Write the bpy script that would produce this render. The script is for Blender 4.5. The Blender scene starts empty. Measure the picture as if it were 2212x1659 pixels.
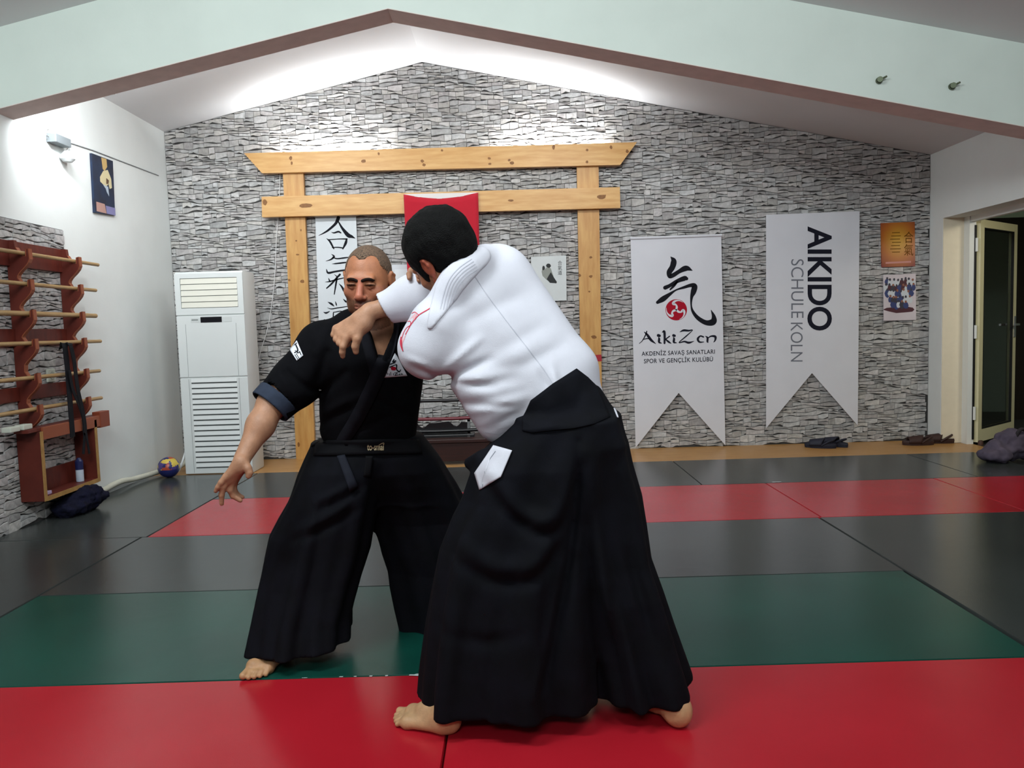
import bpy, bmesh, math, random
import numpy as np
from mathutils import Vector, Matrix
from mathutils.bvhtree import BVHTree
SC = bpy.context.scene
COL = SC.collection
random.seed(7)
# ------------------------------------------------------------------ camera
F_PX, CAM_H, PITCH, ROLL = 1655.0, 1.174, math.radians(4.15), math.radians(1.68)
D_ = np.array([0, math.cos(PITCH), -math.sin(PITCH)])
U_ = np.array([0, math.sin(PITCH), math.cos(PITCH)])
R_ = np.array([1.0, 0, 0])
ct, st = math.cos(ROLL), math.sin(ROLL)
right, up = ct * R_ - st * U_, st * R_ + ct * U_
cam = bpy.data.cameras.new('camera')
cam.sensor_width = 36.0
cam.lens = F_PX / 2212 * 36
cam_o = bpy.data.objects.new('camera', cam)
COL.objects.link(cam_o)
m = Matrix.Identity(4)
for i in range(3):
    m[i][0], m[i][1], m[i][2] = right[i], up[i], -D_[i]
m.translation = (0, 0, CAM_H)
cam_o.matrix_world = m
cam.clip_start = 0.02
SC.camera = cam_o
ORI = np.array([0, 0, CAM_H])

def ray(px, py):
    return F_PX * D_ + (px - 1106) * right + (829.5 - py) * up
def Y(px, py, y):
    v = ray(px, py); return ORI + v * (y / v[1])
def X(px, py, x):
    v = ray(px, py); return ORI + v * (x / v[0])
def Z(px, py, z=0.0):
    v = ray(px, py); return ORI + v * ((z - CAM_H) / v[2])

# ------------------------------------------------------------------ world, light, exposure
w = bpy.data.worlds.new('world'); SC.world = w
w.use_nodes = True
w.node_tree.nodes['Background'].inputs[0].default_value = (0.02, 0.022, 0.025, 1)
w.node_tree.nodes['Background'].inputs[1].default_value = 1.0
SC.view_settings.view_transform = 'Standard'
SC.view_settings.look = 'None'
SC.view_settings.gamma = 1.0
SC.view_settings.use_curve_mapping = False
SC.view_settings.exposure = 0.06
try:
    SC.cycles.use_denoising = True
    SC.cycles.max_bounces = 8
    SC.cycles.caustics_reflective = False
    SC.cycles.sample_clamp_indirect = 4.0
except Exception:
    pass

def area(name, loc, size, energy, target=None, color=(1, 1, 1), spread=180):
    l = bpy.data.lights.new(name, 'AREA'); l.shape = 'RECTANGLE'
    l.size, l.size_y = size; l.energy = energy; l.color = color
    l.spread = math.radians(spread)
    o = bpy.data.objects.new(name, l); COL.objects.link(o); o.location = loc
    if target is not None:
        o.rotation_euler = (Vector(target) - Vector(loc)).to_track_quat('-Z', 'Y').to_euler()
    return o
COOL = (0.90, 0.98, 1.0)
# ceiling tubes of the front half of the hall, behind the camera
area('ceiling_lamp_light', (-1.25, 1.2, 3.02), (1.4, 0.3), 72, (-1.2, 4.6, 1.5), COOL)
area('ceiling_lamp_light', (1.2, 1.0, 3.0), (1.4, 0.3), 40, (0.8, 4.6, 1.5), COOL)
area('ceiling_lamp_light', (-0.4, -2.0, 3.0), (1.6, 0.4), 60, (-0.4, 3.0, 1.0), COOL)
# tube on the back face of the beam, left end
area('beam_area_light', (-2.9, 5.11, 2.72), (0.35, 0.05), 10, (-3.15, 5.45, 2.5), (0.92, 0.97, 1.0))
# added lights, unseen behind the beam, to brighten the back wall
area('beam_area_light', (-1.9, 5.12, 3.10), (0.9, 0.06), 26, (-1.7, 7.2, 1.6), (0.95, 0.98, 1.0))
area('beam_area_light', (0.6, 5.12, 3.10), (0.9, 0.06), 17, (0.7, 7.2, 1.3), (0.95, 0.98, 1.0))
# corridor lamp beyond the doorway
area('corridor_lamp_light', (4.75, 5.35, 2.15), (0.5, 0.3), 14, (4.4, 6.2, 0.6), (1.0, 0.93, 0.75))

# ------------------------------------------------------------------ helpers
def lin(c):
    if isinstance(c, str):
        c = c.lstrip('#'); c = [int(c[i:i + 2], 16) / 255 for i in (0, 2, 4)]
    return tuple(x / 12.92 if x <= 0.04045 else ((x + 0.055) / 1.055) ** 2.4 for x in c)

MATS = {}
def mat(name, color, rough=0.6, spec=0.4, var=0.0, scale=20.0, bump=0.0, bscale=80.0, metal=0.0,
        attr=None, stretch=None, color2=None, coat=0.0, detail=4.0, sheen=0.0, emit=0.0):
    if name in MATS: return MATS[name]
    M = bpy.data.materials.new(name); M.use_nodes = True
    nt = M.node_tree; b = nt.nodes['Principled BSDF']
    c = lin(color)
    b.inputs['Base Color'].default_value = (*c, 1)
    b.inputs['Roughness'].default_value = rough
    b.inputs['Specular IOR Level'].default_value = spec
    b.inputs['Metallic'].default_value = metal
    if coat: b.inputs['Coat Weight'].default_value = coat
    if sheen: b.inputs['Sheen Weight'].default_value = sheen
    if emit:
        b.inputs['Emission Color'].default_value = (*c, 1); b.inputs['Emission Strength'].default_value = emit
    tc = nt.nodes.new('ShaderNodeTexCoord')
    src = tc.outputs['Object']
    if stretch:
        mp = nt.nodes.new('ShaderNodeMapping'); mp.inputs['Scale'].default_value = stretch
        nt.links.new(src, mp.inputs[0]); src = mp.outputs[0]
    base = None
    if attr:
        a = nt.nodes.new('ShaderNodeVertexColor'); a.layer_name = attr; base = a.outputs[0]
    if var or color2:
        n = nt.nodes.new('ShaderNodeTexNoise'); n.inputs['Scale'].default_value = scale
        n.inputs['Detail'].default_value = detail
        nt.links.new(src, n.inputs['Vector'])
        mx = nt.nodes.new('ShaderNodeMix'); mx.data_type = 'RGBA'
        r = nt.nodes.new('ShaderNodeMapRange'); r.inputs[1].default_value = 0.32; r.inputs[2].default_value = 0.68
        nt.links.new(n.outputs[0], r.inputs[0]); nt.links.new(r.outputs[0], mx.inputs[0])
        if base is not None:
            mx.blend_type = 'MULTIPLY'; mx.inputs[0].default_value = 1
            nt.links.remove(mx.inputs[0].links[0])
            g = nt.nodes.new('ShaderNodeMapRange'); g.inputs[3].default_value = 1 - var; g.inputs[4].default_value = 1.0
            nt.links.new(r.outputs[0], g.inputs[0])
            nt.links.new(base, mx.inputs[6]); nt.links.new(g.outputs[0], mx.inputs[7])
        else:
            c2 = lin(color2) if color2 else tuple(x * (1 - var) for x in c)
            mx.inputs[6].default_value = (*c, 1); mx.inputs[7].default_value = (*c2, 1)
        base = mx.outputs[2]
    if base is not None: nt.links.new(base, b.inputs['Base Color'])
    if bump:
        n2 = nt.nodes.new('ShaderNodeTexNoise'); n2.inputs['Scale'].default_value = bscale
        n2.inputs['Detail'].default_value = 5
        nt.links.new(src, n2.inputs['Vector'])
        bp = nt.nodes.new('ShaderNodeBump'); bp.inputs['Strength'].default_value = bump
        bp.inputs['Distance'].default_value = 0.01
        nt.links.new(n2.outputs[0], bp.inputs['Height']); nt.links.new(bp.outputs[0], b.inputs['Normal'])
    MATS[name] = M
    return M

def link(o, parent=None):
    COL.objects.link(o)
    if parent is not None: o.parent = parent
    return o
def tag(o, label=None, cat=None, group=None, kind=None):
    if label: o['label'] = label
    if cat: o['category'] = cat
    if group: o['group'] = group
    if kind: o['kind'] = kind
    return o
def empty(name, loc, label, cat, group=None):
    o = bpy.data.objects.new(name, None); COL.objects.link(o); o.location = tuple(loc)
    o.empty_display_size = 0.1
    return tag(o, label, cat, group)
def mesh(name, verts, faces, material, parent=None, smooth=False, mats=None):
    me = bpy.data.meshes.new(name)
    off = np.array(parent_loc(parent)) if parent is not None else np.zeros(3)
    me.from_pydata([tuple(np.array(v, float) - off) for v in verts], [], [tuple(int(i) for i in f) for f in faces])
    me.update()
    for k in (mats or [material]): me.materials.append(k)
    if smooth:
        me.polygons.foreach_set('use_smooth', [True] * len(me.polygons))
    return link(bpy.data.objects.new(name, me), parent)
def parent_loc(p):
    v = Vector((0, 0, 0))
    while p is not None:
        v += p.location; p = p.parent
    return v
class MB:
    """collects shapes into one mesh, in world coordinates"""
    def __init__(self): self.v, self.f = [], []
    def add(self, vs, fs):
        n = len(self.v); self.v += [tuple(x) for x in vs]; self.f += [tuple(i + n for i in f) for f in fs]; return self
    def box(self, lo, hi, bev=0.0, rot=None, org=None):
        bm = bmesh.new()
        lo, hi = np.array(lo, float), np.array(hi, float)
        bmesh.ops.create_cube(bm, size=1.0)
        for v in bm.verts:
            v.co = Vector(tuple((lo + hi) / 2 + np.array(v.co) * (hi - lo)))
        if bev:
            bmesh.ops.bevel(bm, geom=bm.edges[:], offset=bev, segments=2, affect='EDGES', profile=0.6)
        if rot is not None:
            bmesh.ops.rotate(bm, verts=bm.verts[:], cent=Vector(tuple(org if org is not None else (lo + hi) / 2)), matrix=rot)
        bm.verts.index_update()
        self.add([v.co[:] for v in bm.verts], [[v.index for v in f.verts] for f in bm.faces]); bm.free(); return self
    def prism(self, poly, axis, a, b):
        """poly: 2D outline; axis 0/1/2 = extrusion axis, from a to b"""
        def p3(p, t):
            q = list(p); q.insert(axis, t); return q
        n = len(poly)
        vs = [p3(p, a) for p in poly] + [p3(p, b) for p in poly]
        fs = [list(range(n))[::-1], list(range(n, 2 * n))] + [[i, (i + 1) % n, n + (i + 1) % n, n + i] for i in range(n)]
        return self.add(vs, fs)
    def tube(self, pts, rad, n=10, cap=True):
        pts = [np.array(p, float) for p in pts]
        if not hasattr(rad, '__len__'): rad = [rad] * len(pts)
        rings = []; prev = None
        for i, p in enumerate(pts):
            t = pts[min(i + 1, len(pts) - 1)] - pts[max(i - 1, 0)]; t = t / (np.linalg.norm(t) + 1e-9)
            if prev is None:
                a = np.array([0, 0, 1.0]) if abs(t[2]) < 0.9 else np.array([1.0, 0, 0])
            else: a = prev
            a = a - t * (a @ t); a /= np.linalg.norm(a); prev = a; bb = np.cross(t, a)
            rings.append([p + rad[i] * (a * math.cos(2 * math.pi * k / n) + bb * math.sin(2 * math.pi * k / n)) for k in range(n)])
        vs = [v for r in rings for v in r]; fs = []
        for i in range(len(rings) - 1):
            for k in range(n):
                fs.append([i * n + k, i * n + (k + 1) % n, (i + 1) * n + (k + 1) % n, (i + 1) * n + k])
        if cap: fs += [list(range(n))[::-1], list(range((len(rings) - 1) * n, len(rings) * n))]
        return self.add(vs, fs)
    def lathe(self, c, prof, n=20):
        """prof: (radius, z) list around vertical axis at c"""
        vs, fs = [], []
        for r, z in prof:
            for k in range(n):
                vs.append((c[0] + r * math.cos(2 * math.pi * k / n), c[1] + r * math.sin(2 * math.pi * k / n), c[2] + z))
        for i in range(len(prof) - 1):
            for k in range(n):
                fs.append([i * n + k, i * n + (k + 1) % n, (i + 1) * n + (k + 1) % n, (i + 1) * n + k])
        fs += [list(range(n))[::-1], list(range((len(prof) - 1) * n, len(prof) * n))]
        return self.add(vs, fs)
    def build(self, name, material, parent=None, smooth=False):
        o = mesh(name, self.v, self.f, material, parent, False)
        bm = bmesh.new(); bm.from_mesh(o.data); bmesh.ops.recalc_face_normals(bm, faces=bm.faces[:]); bm.to_mesh(o.data); bm.free()
        if smooth: smooth_by_angle(o, 40)
        return o
def smooth_by_angle(o, deg):
    me = o.data
    me.polygons.foreach_set('use_smooth', [True] * len(me.polygons))
    try: me.set_sharp_from_angle(angle=math.radians(deg))
    except Exception: pass
def dup(o, parent=None, loc=None):
    c = o.copy(); COL.objects.link(c)
    if parent is not None: c.parent = parent
    if loc is not None: c.location = loc
    return c
def catmull(pts, n=8):
    P = [np.array(p, float) for p in pts]
    if len(P) < 3: return P
    P = [2 * P[0] - P[1]] + P + [2 * P[-1] - P[-2]]
    out = []
    for i in range(1, len(P) - 2):
        for k in range(n):
            t = k / n
            out.append(0.5 * ((2 * P[i]) + (-P[i - 1] + P[i + 1]) * t + (2 * P[i - 1] - 5 * P[i] + 4 * P[i + 1] - P[i + 2]) * t * t
                              + (-P[i - 1] + 3 * P[i] - 3 * P[i + 1] + P[i + 2]) * t ** 3))
    out.append(P[-2]); return out
def stroke2d(pts, n=6):
    """brush stroke: (x, y, width) -> 2D verts, quads"""
    q = catmull(pts, n); vs, fs = [], []
    for i, p in enumerate(q):
        t = q[min(i + 1, len(q) - 1)][:2] - q[max(i - 1, 0)][:2]
        t = t / (np.linalg.norm(t) + 1e-9); nrm = np.array([-t[1], t[0]])
        wd = max(p[2], 0.01) / 2
        vs += [p[:2] + nrm * wd, p[:2] - nrm * wd]
        if i: fs.append([2 * i - 2, 2 * i - 1, 2 * i + 1, 2 * i])
    # round caps
    for end, sgn in ((0, -1), (len(q) - 1, 1)):
        p = q[end]; t = (q[min(end + 1, len(q) - 1)] - q[max(end - 1, 0)])[:2]; t = t / (np.linalg.norm(t) + 1e-9) * sgn
        b = len(vs); a0 = math.atan2(t[1], t[0]); wd = max(p[2], 0.01) / 2
        vs += [p[:2] + wd * np.array([math.cos(a0 + a), math.sin(a0 + a)]) for a in np.linspace(-math.pi / 2, math.pi / 2, 7)]
        fs.append(list(range(b, b + 7)))
    return vs, fs
def text2d(body, size=1.0, bold=0.0, spacing=1.0):
    c = bpy.data.curves.new('text', 'FONT'); c.body = body; c.size = size; c.offset = bold; c.space_character = spacing
    c.align_x = 'CENTER'; c.align_y = 'CENTER'; c.resolution_u = 6
    o = bpy.data.objects.new('text', c); COL.objects.link(o)
    me = bpy.data.meshes.new_from_object(o.evaluated_get(bpy.context.evaluated_depsgraph_get()))
    vs = [np.array(v.co[:2]) for v in me.vertices]; fs = [list(p.vertices) for p in me.polygons]
    bpy.data.objects.remove(o); bpy.data.curves.remove(c); bpy.data.meshes.remove(me)
    return vs, fs
def fit2d(vs, box):
    """scale 2D verts (y up) into box = (x0, y0, x1, y1) in pixels (y down)"""
    a = np.array(vs); lo, hi = a.min(0), a.max(0)
    x0, y0, x1, y1 = box
    return [np.array([x0 + (v[0] - lo[0]) / (hi[0] - lo[0]) * (x1 - x0), y1 - (v[1] - lo[1]) / (hi[1] - lo[1]) * (y1 - y0)]) for v in vs]
# ------------------------------------------------------------------ the room
LX, RX, BY, FY = -3.15, 3.95, 7.25, -3.2
PKX, PKZ, SL, SR = -0.74, 3.64, 0.232, 0.207
def roof(x): return PKZ - (SL * (PKX - x) if x < PKX else SR * (x - PKX))
plaster = mat('white_plaster', '#dfe3e1', 0.85, 0.2, var=0.05, scale=3, bump=0.05, bscale=60)
plaster_c = mat('ceiling_plaster', '#dcdcdd', 0.9, 0.2, var=0.04, scale=2, bump=0.04, bscale=50)
plaster_b = mat('beam_paint', '#dbe5dd', 0.8, 0.2, var=0.05, scale=3, bump=0.04, bscale=60)
soffit_m = mat('soffit_brown_paint', '#e2d2cc', 0.8, 0.2, var=0.1, scale=12)
grout = mat('stone_backing', '#4a4948', 0.95, 0.1, var=0.4, scale=30)
stone_m = mat('grey_ledge_stone', '#ffffff', 0.9, 0.15, var=0.35, scale=28, bump=0.35, bscale=60, attr='tone', detail=6)
lam = mat('oak_laminate', '#b98d55', 0.35, 0.4, color2='#a57743', scale=6, stretch=(1, 14, 14), bump=0.02)
subfloor = mat('dark_subfloor', '#4a4b4a', 0.5, 0.4, var=0.1)
FZ = -0.035
def struct(o, label=None):
    o['kind'] = 'structure'
    if label: o['label'] = label
    return o
struct(MB().box((LX - .2, FY - .2, FZ - .1), (7.2, BY + 1.9, FZ)).build('floor', subfloor), 'floor of the training hall under the mats')
strip = struct(MB().box((LX, 6.525, FZ), (4.2, BY, -0.004)).build('trim_1', lam), 'strip of oak laminate flooring along the stone wall')
# back wall with its stone cladding
def gable(y0, y1): return MB().prism([(LX - .2, FZ), (RX + .2, FZ), (RX + .2, roof(RX + .2) + .1), (PKX, PKZ + .1), (LX - .2, roof(LX - .2) + .1)], 1, y0, y1)
wall_back = struct(gable(BY, BY + .15).build('wall_back', grout), 'gable end wall clad in grey ledge stone')
struct(gable(FY - .15, FY).build('wall_front', plaster), 'white plastered wall behind the viewer')
wall_left = struct(MB().box((LX - .15, FY, FZ), (LX, BY, roof(LX) + .08)).build('wall_left', plaster), 'white plastered side wall with the weapon rack')
# right wall with the doorway
DOOR_Z = float(X(2038, 471, RX)[2]); DY0, DY1 = 5.0, 7.03
wall_right = struct(MB().box((RX, DY1, FZ), (RX + .2, BY, roof(RX) + .08)).box((RX, DY0, DOOR_Z), (RX + .2, DY1, roof(RX) + .08))
                    .box((RX, FY, FZ), (RX + .2, DY0, roof(RX) + .08)).build('wall_right', plaster), 'white plastered side wall with the doorway')
for n, (xa, xb) in enumerate([(LX - .2, PKX), (PKX, RX + .2)]):
    struct(MB().prism([(xa, roof(xa)), (xb, roof(xb)), (xb, roof(xb) + .08), (xa, roof(xa) + .08)], 1, FY, BY + .15)
           .build('ceiling', plaster_c), ['sloping white ceiling left of the ridge', 'sloping white ceiling right of the ridge'][n])
# gable beam across the hall
def soff(x): return 3.144 - (0.2185 * (-0.69 - x) if x < -0.69 else 0.2095 * (x + 0.69))
bm_ = MB().prism([(LX, soff(LX)), (-0.69, soff(-0.69)), (RX, soff(RX)), (RX, roof(RX) + .02), (PKX, PKZ + .02), (LX, roof(LX) + .02)], 1, 4.83, 5.04)
beam = struct(bm_.build('trim_2', plaster_b), 'pale gable beam across the hall with a brown underside')
so = MB()
so.prism([(LX, soff(LX) - .004), (-0.69, soff(-0.69) - .004), (RX, soff(RX) - .004), (RX, soff(RX)), (-0.69, soff(-0.69)), (LX, soff(LX))], 1, 4.83, 5.04)
so.build('soffit', soffit_m, beam)['label'] = 'brown painted underside of the beam'

# ---- ledge stones
def stone_cells(x0, x1, z0, ztop, seed):
    rnd = random.Random(seed); out = []
    z = z0; ph = rnd.random() * 9
    def wav(zz, x): return zz + .009 * math.sin(x * 6.1 + zz * 17 + ph) + .007 * math.sin(x * 15.7 + zz * 41) + .004 * math.sin(x * 37 + zz * 90)
    zm = max(ztop(x0), ztop(x1), max(ztop(x0 + (x1 - x0) * k / 40) for k in range(41)))
    while z < zm:
        hb = rnd.uniform(.072, .100); x = x0 - rnd.random() * .05
        while x < x1:
            wd = rnd.uniform(.07, .19); xa, xb = max(x, x0), min(x + wd, x1); x += wd
            if xb - xa < .025: continue
            nl = rnd.choices([2, 3, 4], [.55, .42, .03])[0]
            cuts = [0] + sorted((k + rnd.uniform(-.22, .22)) / nl for k in range(1, nl)) + [1]
            for k in range(nl):
                za, zb = z + hb * cuts[k], z + hb * cuts[k + 1]
                xs = [xa, xb]
                if xb - xa > .12 and rnd.random() < .5: xs = [xa, xa + (xb - xa) * rnd.uniform(.35, .65), xb]
                for j in range(len(xs) - 1):
                    a, b = xs[j], xs[j + 1]
                    xc = (a + b) / 2
                    if za > ztop(xc) - .006: continue
                    g = -.0002; low = rnd.uniform(.001, .005) if rnd.random() < .4 else rnd.uniform(.008, .020)
                    low = min(low, (zb - za) * .42)
                    pts = []
                    N = 5
                    sk0, sk1 = rnd.uniform(-.002, .002), rnd.uniform(-.002, .002)
                    pk, pw = rnd.random(), rnd.uniform(.25, .6)
                    for t in range(N):
                        q = t / (N - 1); xx = a + g + (b - a - 2 * g) * q
                        prof = max(0, 1 - abs(q - pk) / pw)
                        pts.append((xx + (sk0 if t == 0 else sk1 if t == N - 1 else 0), wav(za, xx) + .0008 + low * prof * rnd.uniform(.7, 1.2)))
                    for t in range(N):
                        q = 1 - t / (N - 1); xx = a + g + (b - a - 2 * g) * q
                        pts.append((xx, wav(zb, xx) - rnd.uniform(.0002, .0022)))
                    pts = [(px_, min(pz_, ztop(min(max(px_, x0), x1)) - .003)) for px_, pz_ in pts]
                    if max(p[1] for p in pts) - min(p[1] for p in pts) < .005: continue
                    tone = rnd.choice([.58, .53, .49, .45, .54, .61, .41]) * rnd.uniform(.92, 1.06)
                    hue = rnd.choice([(1, .975, .95), (1, .99, .975), (.985, .99, .985), (1, .96, .945), (1, .97, .925)])
                    out.append((pts, rnd.uniform(.006, .013), tuple(tone * h for h in hue), (b - a) * (zb - za)))
        z += hb
    return out
def stone_geo(st, frame):
    pts, h, tone, _ = st
    cx, cz = sum(p[0] for p in pts) / len(pts), sum(p[1] for p in pts) / len(pts)
    n = len(pts); vs = [frame(px_, pz_, 0) for px_, pz_ in pts]
    hw = max(p[0] for p in pts) - min(p[0] for p in pts); hz = max(p[1] for p in pts) - min(p[1] for p in pts)
    for i, (px_, pz_) in enumerate(pts):
        s = .0028
        dx, dz = cx - px_, cz - pz_
        vs.append(frame(px_ + dx * min(.3, 2 * s / hw), pz_ + dz * min(.35, 2.2 * s / hz), h * (1.0 if i >= n / 2 else .82)))
    fs = [[i, (i + 1) % n, n + (i + 1) % n, n + i] for i in range(n)] + [list(range(n, 2 * n))]
    return vs, fs
def clad(sts, frame, parent, score, nmax=300):
    order = sorted(range(len(sts)), key=lambda i: -score(sts[i]))
    big = set(order[:nmax])
    allv, allf, cols = [], [], []
    for i, s in enumerate(sts):
        vs, fs = stone_geo(s, frame)
        if i in big:
            c = np.mean(vs, 0)
            me = bpy.data.meshes.new('stone'); me.from_pydata([tuple(np.array(v) - c) for v in vs], [], fs); me.update()
            me.materials.append(stone_m)
            at = me.color_attributes.new('tone', 'FLOAT_COLOR', 'POINT')
            at.data.foreach_set('color', np.tile(np.array([*s[2], 1.0], np.float32), len(vs)))
            o = bpy.data.objects.new('stone', me); COL.objects.link(o); o.parent = parent; o.location = tuple(c)
        else:
            n = len(allv); allv += vs; allf += [[j + n for j in f] for f in fs]; cols += [s[2]] * len(vs)
    if allv:
        o = mesh('stone_cladding', allv, allf, stone_m, parent); o['kind'] = 'stuff'
        at = o.data.color_attributes.new('tone', 'FLOAT_COLOR', 'POINT')
        at.data.foreach_set('color', np.array([(*c, 1.0) for c in cols], np.float32).ravel())
backs = stone_cells(LX + .002, RX - .002, 0.0, roof, 11)
def sc_back(s):
    cx, cz = sum(p[0] for p in s[0]) / 10, sum(p[1] for p in s[0]) / 10
    hid = (-1.75 < cx < 1.0 and cz < 1.85) or (1.1 < cx < 2.0 and .25 < cz < 1.95) or (2.4 < cx < 3.2 and .5 < cz < 2.1) \
        or (cx < -2.3 and cz < 1.75) or (-2.3 < cx < 1.2 and 1.95 < cz < 2.6)
    return 0 if hid else s[3]
clad(backs, lambda x, z, h: (x, BY - h, z), wall_back, sc_back)
# dado panel of the same stone on the left wall
DADO_Z, DADO_Y = 1.96, 5.49
MB().box((LX, 1.0, FZ), (LX + .004, DADO_Y, DADO_Z)).build('stone_backing', grout, wall_left)
lefts = stone_cells(2.6, DADO_Y - .003, 0.0, lambda y: DADO_Z, 23)
def sc_left(s):
    cy, cz = sum(p[0] for p in s[0]) / 10, sum(p[1] for p in s[0]) / 10
    return s[3] * (cy > 4.5)
clad(lefts, lambda y, z, h: (LX + .004 + h, y, z), wall_left, sc_left, 220)

# ---- corridor beyond the doorway
corr = mat('pale_green_paint', '#b9cdbb', 0.8, 0.2, var=0.05)
darkw = mat('dark_brown_panelling', '#1f1815', 0.5, 0.4, color2='#2b211c', scale=5, stretch=(10, 10, 1))
struct(MB().box((RX + .2, 8.7, FZ), (7.2, 8.8, 2.25)).build('wall_corridor', darkw), 'dark wall at the end of the corridor')
struct(MB().box((7.1, 4.0, FZ), (7.2, 8.7, 2.75)).build('wall_corridor', corr), 'pale green corridor side wall')
struct(MB().box((RX + .2, 8.7, 2.25), (7.2, 8.8, 2.75)).box((RX + .2, BY + .15, 2.70), (7.2, 8.7, 2.75)).box((RX + .2, 4.0, 2.70), (7.2, BY + .15, 2.75)).build('ceiling', corr), 'pale green corridor ceiling')
struct(MB().box((RX + .2, 3.9, FZ), (7.2, 4.0, 2.75)).build('wall_corridor', corr), 'near end wall of the corridor')
struct(MB().box((RX + .2, BY, FZ), (RX + .35, 8.7, 2.75)).build('wall_corridor', corr), 'corridor wall beside the stone wall')

# ---- doorway: jamb, frame and open leaf
cream = mat('cream_aluminium', '#e3dcb4', 0.4, 0.4, var=0.04)
whitep = mat('white_frame_paint', '#dfe2df', 0.45, 0.4)
revealm = mat('cream_reveal_paint', '#e8ddc6', 0.8, 0.2, var=0.04)
dark_rub = mat('black_rubber', '#161616', 0.6, 0.3)
chrome = mat('brushed_steel', '#b8b8b8', 0.3, 0.5, metal=0.9)
glassm = bpy.data.materials.new('door_glass'); glassm.use_nodes = True
gb = glassm.node_tree.nodes['Principled BSDF']
gb.inputs['Base Color'].default_value = (.55, .6, .58, 1); gb.inputs['Transmission Weight'].default_value = 1.0
gb.inputs['Roughness'].default_value = 0.03; gb.inputs['IOR'].default_value = 1.45
struct(MB().box((RX + .004, DY1 - .006, 0), (RX + .2, DY1 + .002, DOOR_Z)).build('trim_3', revealm), 'cream painted reveal of the doorway')
door = empty('door_1', (RX + .2, 7.0, 0), 'open glazed door with cream metal frame at the doorway', 'door')
del door['category']; door['kind'] = 'structure'
fr = MB()
fr.box((RX + .19, 6.94, FZ), (RX + .25, 7.035, DOOR_Z - .0))
fr.box((RX + .2, DY0, DOOR_Z - .05), (RX + .25, 6.94, DOOR_Z))
fr.build('door_frame', whitep, door)
# leaf: hinged at the frame, swung out into the corridor
hx, hy = RX + .255, 6.97
ang = math.radians(38)
ax = np.array([math.cos(ang), math.sin(ang), 0]); an = np.array([math.sin(ang), -math.cos(ang), 0])
LW, LT, LZ0, LZ1 = 0.86, .05, .012, DOOR_Z - .03
def leafbox(mb, u0, u1, z0, z1, t0, t1):
    vs = [np.array([hx, hy, 0]) + ax * u + an * t + np.array([0, 0, z]) for z in (z0, z1) for t in (t0, t1) for u in (u0, u1)]
    return mb.add(vs, [[0, 1, 3, 2], [4, 6, 7, 5], [0, 4, 5, 1], [2, 3, 7, 6], [0, 2, 6, 4], [1, 5, 7, 3]])
lf = MB(); S = .085
leafbox(lf, 0, S, LZ0, LZ1, 0, LT); leafbox(lf, LW - S, LW, LZ0, LZ1, 0, LT)
leafbox(lf, S, LW - S, LZ0, LZ0 + .12, 0, LT); leafbox(lf, S, LW - S, LZ1 - .075, LZ1, 0, LT)
leaf = lf.build('door_leaf', cream, door)
g_ = MB(); leafbox(g_, S - .01, LW - S + .01, LZ0 + .11, LZ1 - .065, .02, .028); g_.build('pane', glassm, leaf)
g_ = MB(); leafbox(g_, S - .004, S + .006, LZ0 + .115, LZ1 - .07, .03, .052); leafbox(g_, LW - S - .006, LW - S + .004, LZ0 + .115, LZ1 - .07, .03, .052)
leafbox(g_, S, LW - S, LZ1 - .081, LZ1 - .071, .03, .052); leafbox(g_, S, LW - S, LZ0 + .115, LZ0 + .125, .03, .052); g_.build('gasket', dark_rub, leaf)
g_ = MB(); leafbox(g_, LW - .06, LW - .03, .95, 1.15, LT, LT + .012); leafbox(g_, LW - .15, LW - .04, 1.06, 1.08, LT + .03, LT + .05); leafbox(g_, LW - .055, LW - .04, 1.06, 1.08, LT, LT + .05)
g_.build('door_handle', chrome, leaf)
for zz in (.28, 1.02, 1.8):
    MB().tube([(hx - .005, hy - .04, zz - .06), (hx - .005, hy - .04, zz + .06)], .012).build('hinge', whitep, door)
MB().box((RX + .235, 6.932, .04), (RX + .252, 6.941, DOOR_Z - .08)).build('frame_groove', dark_rub, door)
MB().lathe((hx + .02, hy - .1, 0.0), [(.022, -.004), (.022, .025), (.014, .04)], 12).build('door_stop', mat('brown_rubber', '#4a3128', .6), door, True)

# ---- floor mats
def vinyl(name, c, c2, rough):
    M = mat(name, c, rough, 0.32, color2=c2, scale=2.2, bump=0.06, bscale=9, detail=3)
    nt = M.node_tree; bp = [n for n in nt.nodes if n.type == 'BUMP'][0]
    n3 = nt.nodes.new('ShaderNodeTexNoise'); n3.inputs['Scale'].default_value = 420; n3.inputs['Detail'].default_value = 2
    tc = [n for n in nt.nodes if n.type == 'TEX_COORD'][0]; nt.links.new(tc.outputs['Object'], n3.inputs['Vector'])
    b2 = nt.nodes.new('ShaderNodeBump'); b2.inputs['Strength'].default_value = .12; b2.inputs['Distance'].default_value = .002
    nt.links.new(n3.outputs[0], b2.inputs['Height']); nt.links.new(bp.outputs[0], b2.inputs['Normal'])
    nt.links.new(b2.outputs[0], nt.nodes['Principled BSDF'].inputs['Normal'])
    return M
redv = vinyl('red_vinyl', '#ad1d2a', '#a51a26', .2)
greenv = vinyl('green_vinyl', '#0f473c', '#0d3d34', .24)
darkv = vinyl('charcoal_vinyl', '#3b3f3e', '#343837', .17)
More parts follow.
